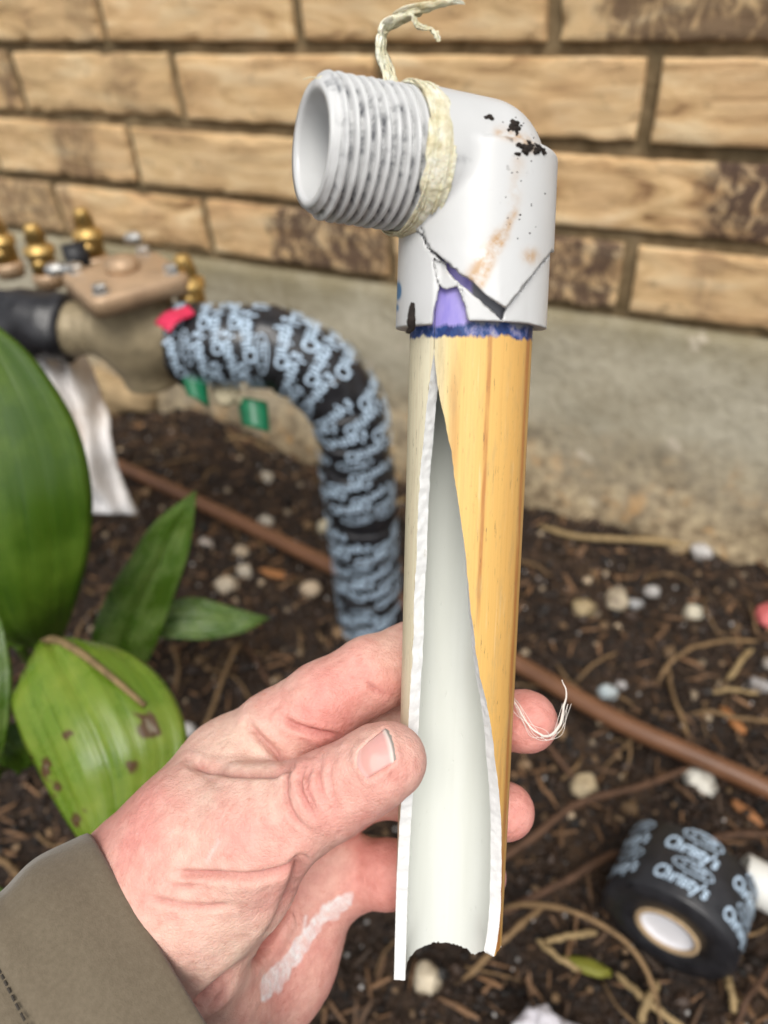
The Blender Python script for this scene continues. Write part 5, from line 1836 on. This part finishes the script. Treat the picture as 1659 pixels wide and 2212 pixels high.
plain('dry_stem', (0.19, 0.12, 0.06), 0.75, 0.25, 0, 0.35, 120, 0.4)
plain('root_bark', (0.085, 0.045, 0.026), 0.75, 0.3, 0, 0.35, 120, 0.4)
plain('straw', (0.29, 0.205, 0.10), 0.7, 0.3, 0, 0.25, 150, 0.3)
TW = [  # points (x, y, height m), radius m, material, name, label
    ([(1165, 1135, .008), (1240, 1158, .007), (1330, 1164, .01), (1430, 1170, .008), (1560, 1186, .008), (1700, 1206, .008)], .0042, 'straw', 'stick', 'pale straight stick lying along the foot of the concrete'),
    ([(1420, 1475, .004), (1440, 1440, .012), (1490, 1402, .018), (1560, 1386, .016), (1640, 1384, .008)], .0022, 'dry_stem', 'dry_stem', 'dry stem arching at the top of the tangle near the right edge'),
    ([(1440, 1430, .004), (1455, 1500, .012), (1475, 1560, .014), (1490, 1600, .004)], .0020, 'dry_stem', 'dry_stem', 'dry stem running down towards the drip tube at the tangle'),
    ([(1480, 1545, .004), (1540, 1538, .014), (1600, 1552, .014), (1700, 1560, .006)], .0022, 'dry_stem', 'dry_stem', 'dry stem lying level across the tangle near the right edge'),
    ([(1520, 1500, .004), (1580, 1490, .01), (1640, 1500, .006)], .0022, 'straw', 'dry_stem', 'short straw-coloured stem inside the tangle'),
    ([(1570, 1470, .003), (1600, 1430, .012), (1625, 1400, .004)], .0030, 'straw', 'wood_splinter', 'straw-coloured splinter at the top of the tangle'),
    ([(1050, 1880, .004), (1150, 1810, .010), (1250, 1735, .012), (1380, 1700, .010), (1500, 1655, .004)], .0034, 'root_bark', 'root', 'long brown root running from the pipe towards the white pebble'),
    ([(1080, 1975, .004), (1190, 1920, .010), (1290, 1862, .010), (1340, 1838, .004)], .0034, 'root_bark', 'root', 'brown root between the pipe and the tape roll'),
    ([(1500, 1822, .004), (1570, 1806, .012), (1700, 1800, .010)], .0034, 'root_bark', 'root', 'brown root passing behind the tape roll'),
    ([(1075, 1965, .003), (1130, 1954, .020), (1210, 1962, .034), (1300, 1998, .036), (1375, 2060, .028), (1412, 2140, .014), (1432, 2230, .003)], .0020, 'dry_stem', 'dry_stem', 'long thin stem arching left of the tape roll'),
    ([(1000, 2118, .003), (1050, 2070, .012), (1110, 2010, .020), (1172, 1962, .018)], .0026, 'dry_stem', 'twig', 'light twig rising from the broken pipe end'),
    ([(1160, 2030, .004), (1205, 2068, .008), (1250, 2095, .006)], .0024, 'straw', 'straw_blade', 'straw blade left of the yellow-green leaf scrap'),
    ([(1175, 2035, .003), (1230, 2022, .006), (1290, 2014, .003)], .0026, 'straw', 'wood_chip', 'short straw chip between stems below the pipe'),
    ([(1330, 2100, .003), (1400, 2165, .008), (1480, 2225, .004)], .0028, 'straw', 'dry_stem', 'straw stem at the bottom edge right of the rag'),
    ([(1562, 2090, .004), (1578, 2140, .010), (1590, 2190, .004)], .0028, 'straw', 'straw_blade', 'straw piece standing just below the tape roll'),
    ([(1575, 2168, .004), (1610, 2160, .005)], .0022, 'straw', 'straw_blade', 'tiny cross piece of straw below the tape roll'),
    ([(1585, 2230, .003), (1620, 2150, .012), (1670, 2080, .006)], .0022, 'root_bark', 'root', 'dark thin root in the lower right corner'),
    ([(1380, 2212, .004), (1400, 2160, .012), (1420, 2120, .004)], .0030, 'straw', 'dry_stem', 'straw stub leaning up at the bottom edge'),
    ([(432, 1600, .004), (462, 1520, .012), (500, 1420, .016), (520, 1385, .008)], .0026, 'dry_stem', 'twig', 'dry twig leaning between the hand and the small leaf'),
    ([(530, 1390, .004), (560, 1440, .010), (590, 1490, .004)], .0022, 'root_bark', 'root', 'short root below the small leaf'),
    ([(370, 1390, .004), (385, 1440, .012), (380, 1490, .004)], .0022, 'dry_stem', 'twig', 'reddish twig under the pointed leaf'),
    ([(-10, 1850, .004), (40, 1890, .010), (60, 1950, .010), (90, 1990, .004)], .0030, 'dry_stem', 'root', 'brown root in the lower left corner above the sleeve'),
    ([(455, 960, .004), (520, 945, .010), (590, 975, .004)], .0022, 'straw', 'straw_blade', 'straw blade at the foot of the footing left of the riser'),
    ([(470, 900, .004), (500, 940, .012), (525, 980, .004)], .0024, 'dry_stem', 'twig', 'dry twig below the green caps'),
    ([(1110, 1560, .003), (1180, 1610, .008), (1240, 1680, .004)], .0026, 'root_bark', 'root', 'dark root behind the middle fingertip'),
    ([(880, 1075, .004), (860, 1085, .008), (830, 1100, .004)], .0022, 'straw', 'straw_blade', 'straw bit just left of the split pipe'),
]
for pts, r, mn, nm, lab in TW:
    q = interp_path(np.array([GZ(x, y, z) for x, y, z in pts]), 34)
    n_ = len(q)
    q = q + 0.0006 * np.stack([vnoise(np.stack([np.arange(n_) * 0.3, np.full(n_, k * 3.3 + r * 999), np.full(n_, pts[0][0] * 0.1)], 1), 5 + k) for k in range(3)], 1)
    rr = r * 0.72 * (1 + 0.2 * vnoise(np.stack([np.arange(n_) * 0.5, np.full(n_, pts[0][0] * 0.37), np.zeros(n_)], 1), 3)) * np.clip(np.minimum(np.arange(n_) + 2, n_ + 1 - np.arange(n_)) / 5, 0.4, 1)
    tag(mk(nm, *tube(q, rr, 8), MAT[mn]), lab, nm.replace('_', ' '), 'dry stems and roots on the soil')
# chips and the leaf scrap
for x, y, l, ang_, c, lab in ((600, 1245, .030, 0.35, (0.34, 0.15, 0.055), 'orange-brown bark chip below the drip tube, left of the riser'), (306, 925, .020, 0.2, (0.42, 0.22, 0.09), 'orange wood chip beside the white sack'),
                              (1580, 1560, .022, 1.2, (0.36, 0.15, 0.05), 'orange-brown bark chip in the dry tangle'), (1265, 2092, .024, 0.3, (0.19, 0.19, 0.025), 'yellow-green leaf scrap left of the tape roll foot'), (1610, 1760, .02, 1.0, (0.30, 0.13, 0.05), 'orange-brown bark chip under the drip tube at the right edge')):
    p = ground_at(x, y)
    dx = RIGHT * math.cos(ang_) + np.array([-RIGHT[1], RIGHT[0], 0]) * -math.sin(ang_); dx[2] = 0; dx /= np.linalg.norm(dx)
    dy = np.array([-dx[1], dx[0], 0])
    v, f = lump((0, 0, 0), 1.0, int(x), (l * 0.55, l * 0.17, l * 0.09), 3)
    v = p + np.outer(v[:, 0], dx) + np.outer(v[:, 1], dy) + np.outer(v[:, 2], ZD) + ZD * 0.003
    nm = 'leaf_scrap' if 'leaf' in lab else 'bark_chip'
    o = tag(mk(nm, v, f, MAT_PEB), lab, nm.replace('_', ' '))
    set_col(o, 'tint', np.tile(np.array(c), (len(v), 1)))

# ---- loose crumbs, mulch and beads standing in for wet glints: nobody could count them
def scatter(name, n, kind_, label):
    base_v, base_f = [], None
    import bmesh as _b
    bm_ = _b.new(); _b.ops.create_icosphere(bm_, subdivisions=1, radius=1.0)
    iv = np.array([x.co[:] for x in bm_.verts]); if_ = np.array([[q.index for q in p.verts] for p in bm_.faces]); bm_.free()
    x = rng.uniform(0.0, 1.05, n); y = -np.abs(rng.uniform(0.0, 0.60, n))
    z = soil_z(x, y)
    V_, F_, C_ = [], [], []
    for i in range(n):
        if kind_ == 'crumb':
            r = rng.uniform(0.0007, 0.0032) * (2.0 if rng.random() < 0.06 else 1); sq = rng.uniform(0.6, 1.1, 3)
            c = np.array([0.018, 0.010, 0.006]) * rng.uniform(0.2, 2.6)
            if rng.random() < 0.07: c = np.array([0.20, 0.125, 0.065]) * rng.uniform(0.5, 1.3)
        elif kind_ == 'chip':
            r = rng.uniform(0.003, 0.012); sq = np.array([1.0, rng.uniform(0.06, 0.2), rng.uniform(0.05, 0.13)])
            c = np.array([0.105, 0.057, 0.028]) * rng.uniform(0.3, 2.4)
        elif kind_ == 'gravel':
            r = rng.uniform(0.002, 0.0046); sq = rng.uniform(0.7, 1.1, 3)
            c = np.array([0.40, 0.31, 0.21]) * rng.uniform(0.4, 1.3)
        else:
            r = rng.uniform(0.0007, 0.0016); sq = np.ones(3)
            c = np.array([0.62, 0.60, 0.58]) * rng.uniform(0.45, 1.1)  # pale beads in place of highlights on water drops
        a, b = rng.uniform(0, 6.28), rng.uniform(-0.5, 0.5)
        v = iv * (1 + 0.28 * (rng.random(len(iv))[:, None] - 0.5) * 2) * sq * r
        ca, sa_, cb, sb = math.cos(a), math.sin(a), math.cos(b), math.sin(b)
        v = v @ np.array([[cb, 0, sb], [0, 1, 0], [-sb, 0, cb]]) @ np.array([[ca, -sa_, 0], [sa_, ca, 0], [0, 0, 1]])
        V_.append(v + np.array([x[i], y[i], z[i] + r * 0.35])); F_.append(if_ + i * len(iv)); C_.append(np.tile(c, (len(iv), 1)))
    m = mat_attr(name + '_surface', {'crumb': 0.55, 'chip': 0.65, 'glint_beads': 0.35, 'gravel': 0.7}[kind_], 0.45, 500, 0.6, 0.001, 0.35)
    o = mk(name, np.vstack(V_), np.vstack(F_), m, None, kind_ == 'glint_beads', origin=(0.5, -0.3, 0))
    set_col(o, 'tint', np.vstack(C_))
    return tag(o, label, kind='stuff')


scatter('soil_crumbs', 26000, 'crumb', 'loose dark crumbs of soil over the bed')
scatter('mulch', 3000, 'chip', 'brown splinters of mulch strewn over the soil')
fr = []
for i in range(170):
    x, y = rng.uniform(0.05, 1.0), -rng.uniform(0.02, 0.56)
    a, L0 = rng.uniform(0, 6.28), rng.uniform(0.015, 0.06)
    t_ = np.linspace(0, 1, 12)
    bend = rng.uniform(-1.6, 1.6)
    px_ = x + L0 * np.cumsum(np.cos(a + bend * t_)) / 12; py_ = np.minimum(y + L0 * np.cumsum(np.sin(a + bend * t_)) / 12, -0.006)
    pz_ = soil_z(px_, py_) + 0.002 + rng.uniform(0.001, 0.012) * np.sin(t_ * math.pi)
    fr.append(tube(np.stack([px_, py_, pz_], 1), rng.uniform(0.0004, 0.0012), 5))
tag(mk('fine_roots', *join(fr), MAT['dry_stem'], origin=(0.5, -0.3, 0)), 'thin dry rootlets tangled over the soil', kind='stuff')
scatter('gravel', 260, 'gravel', 'fine dull gravel bedded in the soil')
scatter('glint_beads', 900, 'glint_beads', 'small pale beads standing in for wet glints on the soil')

# ---- white fibre caught on the middle fingertip
plain('fibre', (0.78, 0.72, 0.66), 0.6, 0.3, 0, 0.05, 300, 0)
fb = [strand([(1104, 1500, 187), (1120, 1530, 184.5), (1140, 1562, 183), (1165, 1585, 183), (1190, 1588, 184), (1208, 1568, 185), (1217, 1530, 186), (1222, 1500, 186), (1216, 1470, 186)], [.08, .14, .16, .22, .30, .34, .28, .2, .08], 70, 51, 1.0)]
for k in range(7):
    o_ = [random.uniform(-14, 14) for _ in range(8)]
    if k < 5: fb.append(strand([(1100, 1490 + o_[0], 188), (1125 + o_[1], 1535 + o_[2], 184), (1165 + o_[3], 1590 + o_[4], 182.5), (1205 + o_[5], 1575 + o_[6], 184), (1225 + o_[7], 1520, 186)], [.03, .04, .04, .04, .03], 40, 60 + k, 1.0))
fo = mk('fibre_strand', to_world(join(fb)[0]), join(fb)[1], MAT['fibre'])
tag(fo, 'thin white fibre curling over the middle fingertip behind the pipe', 'fibre')
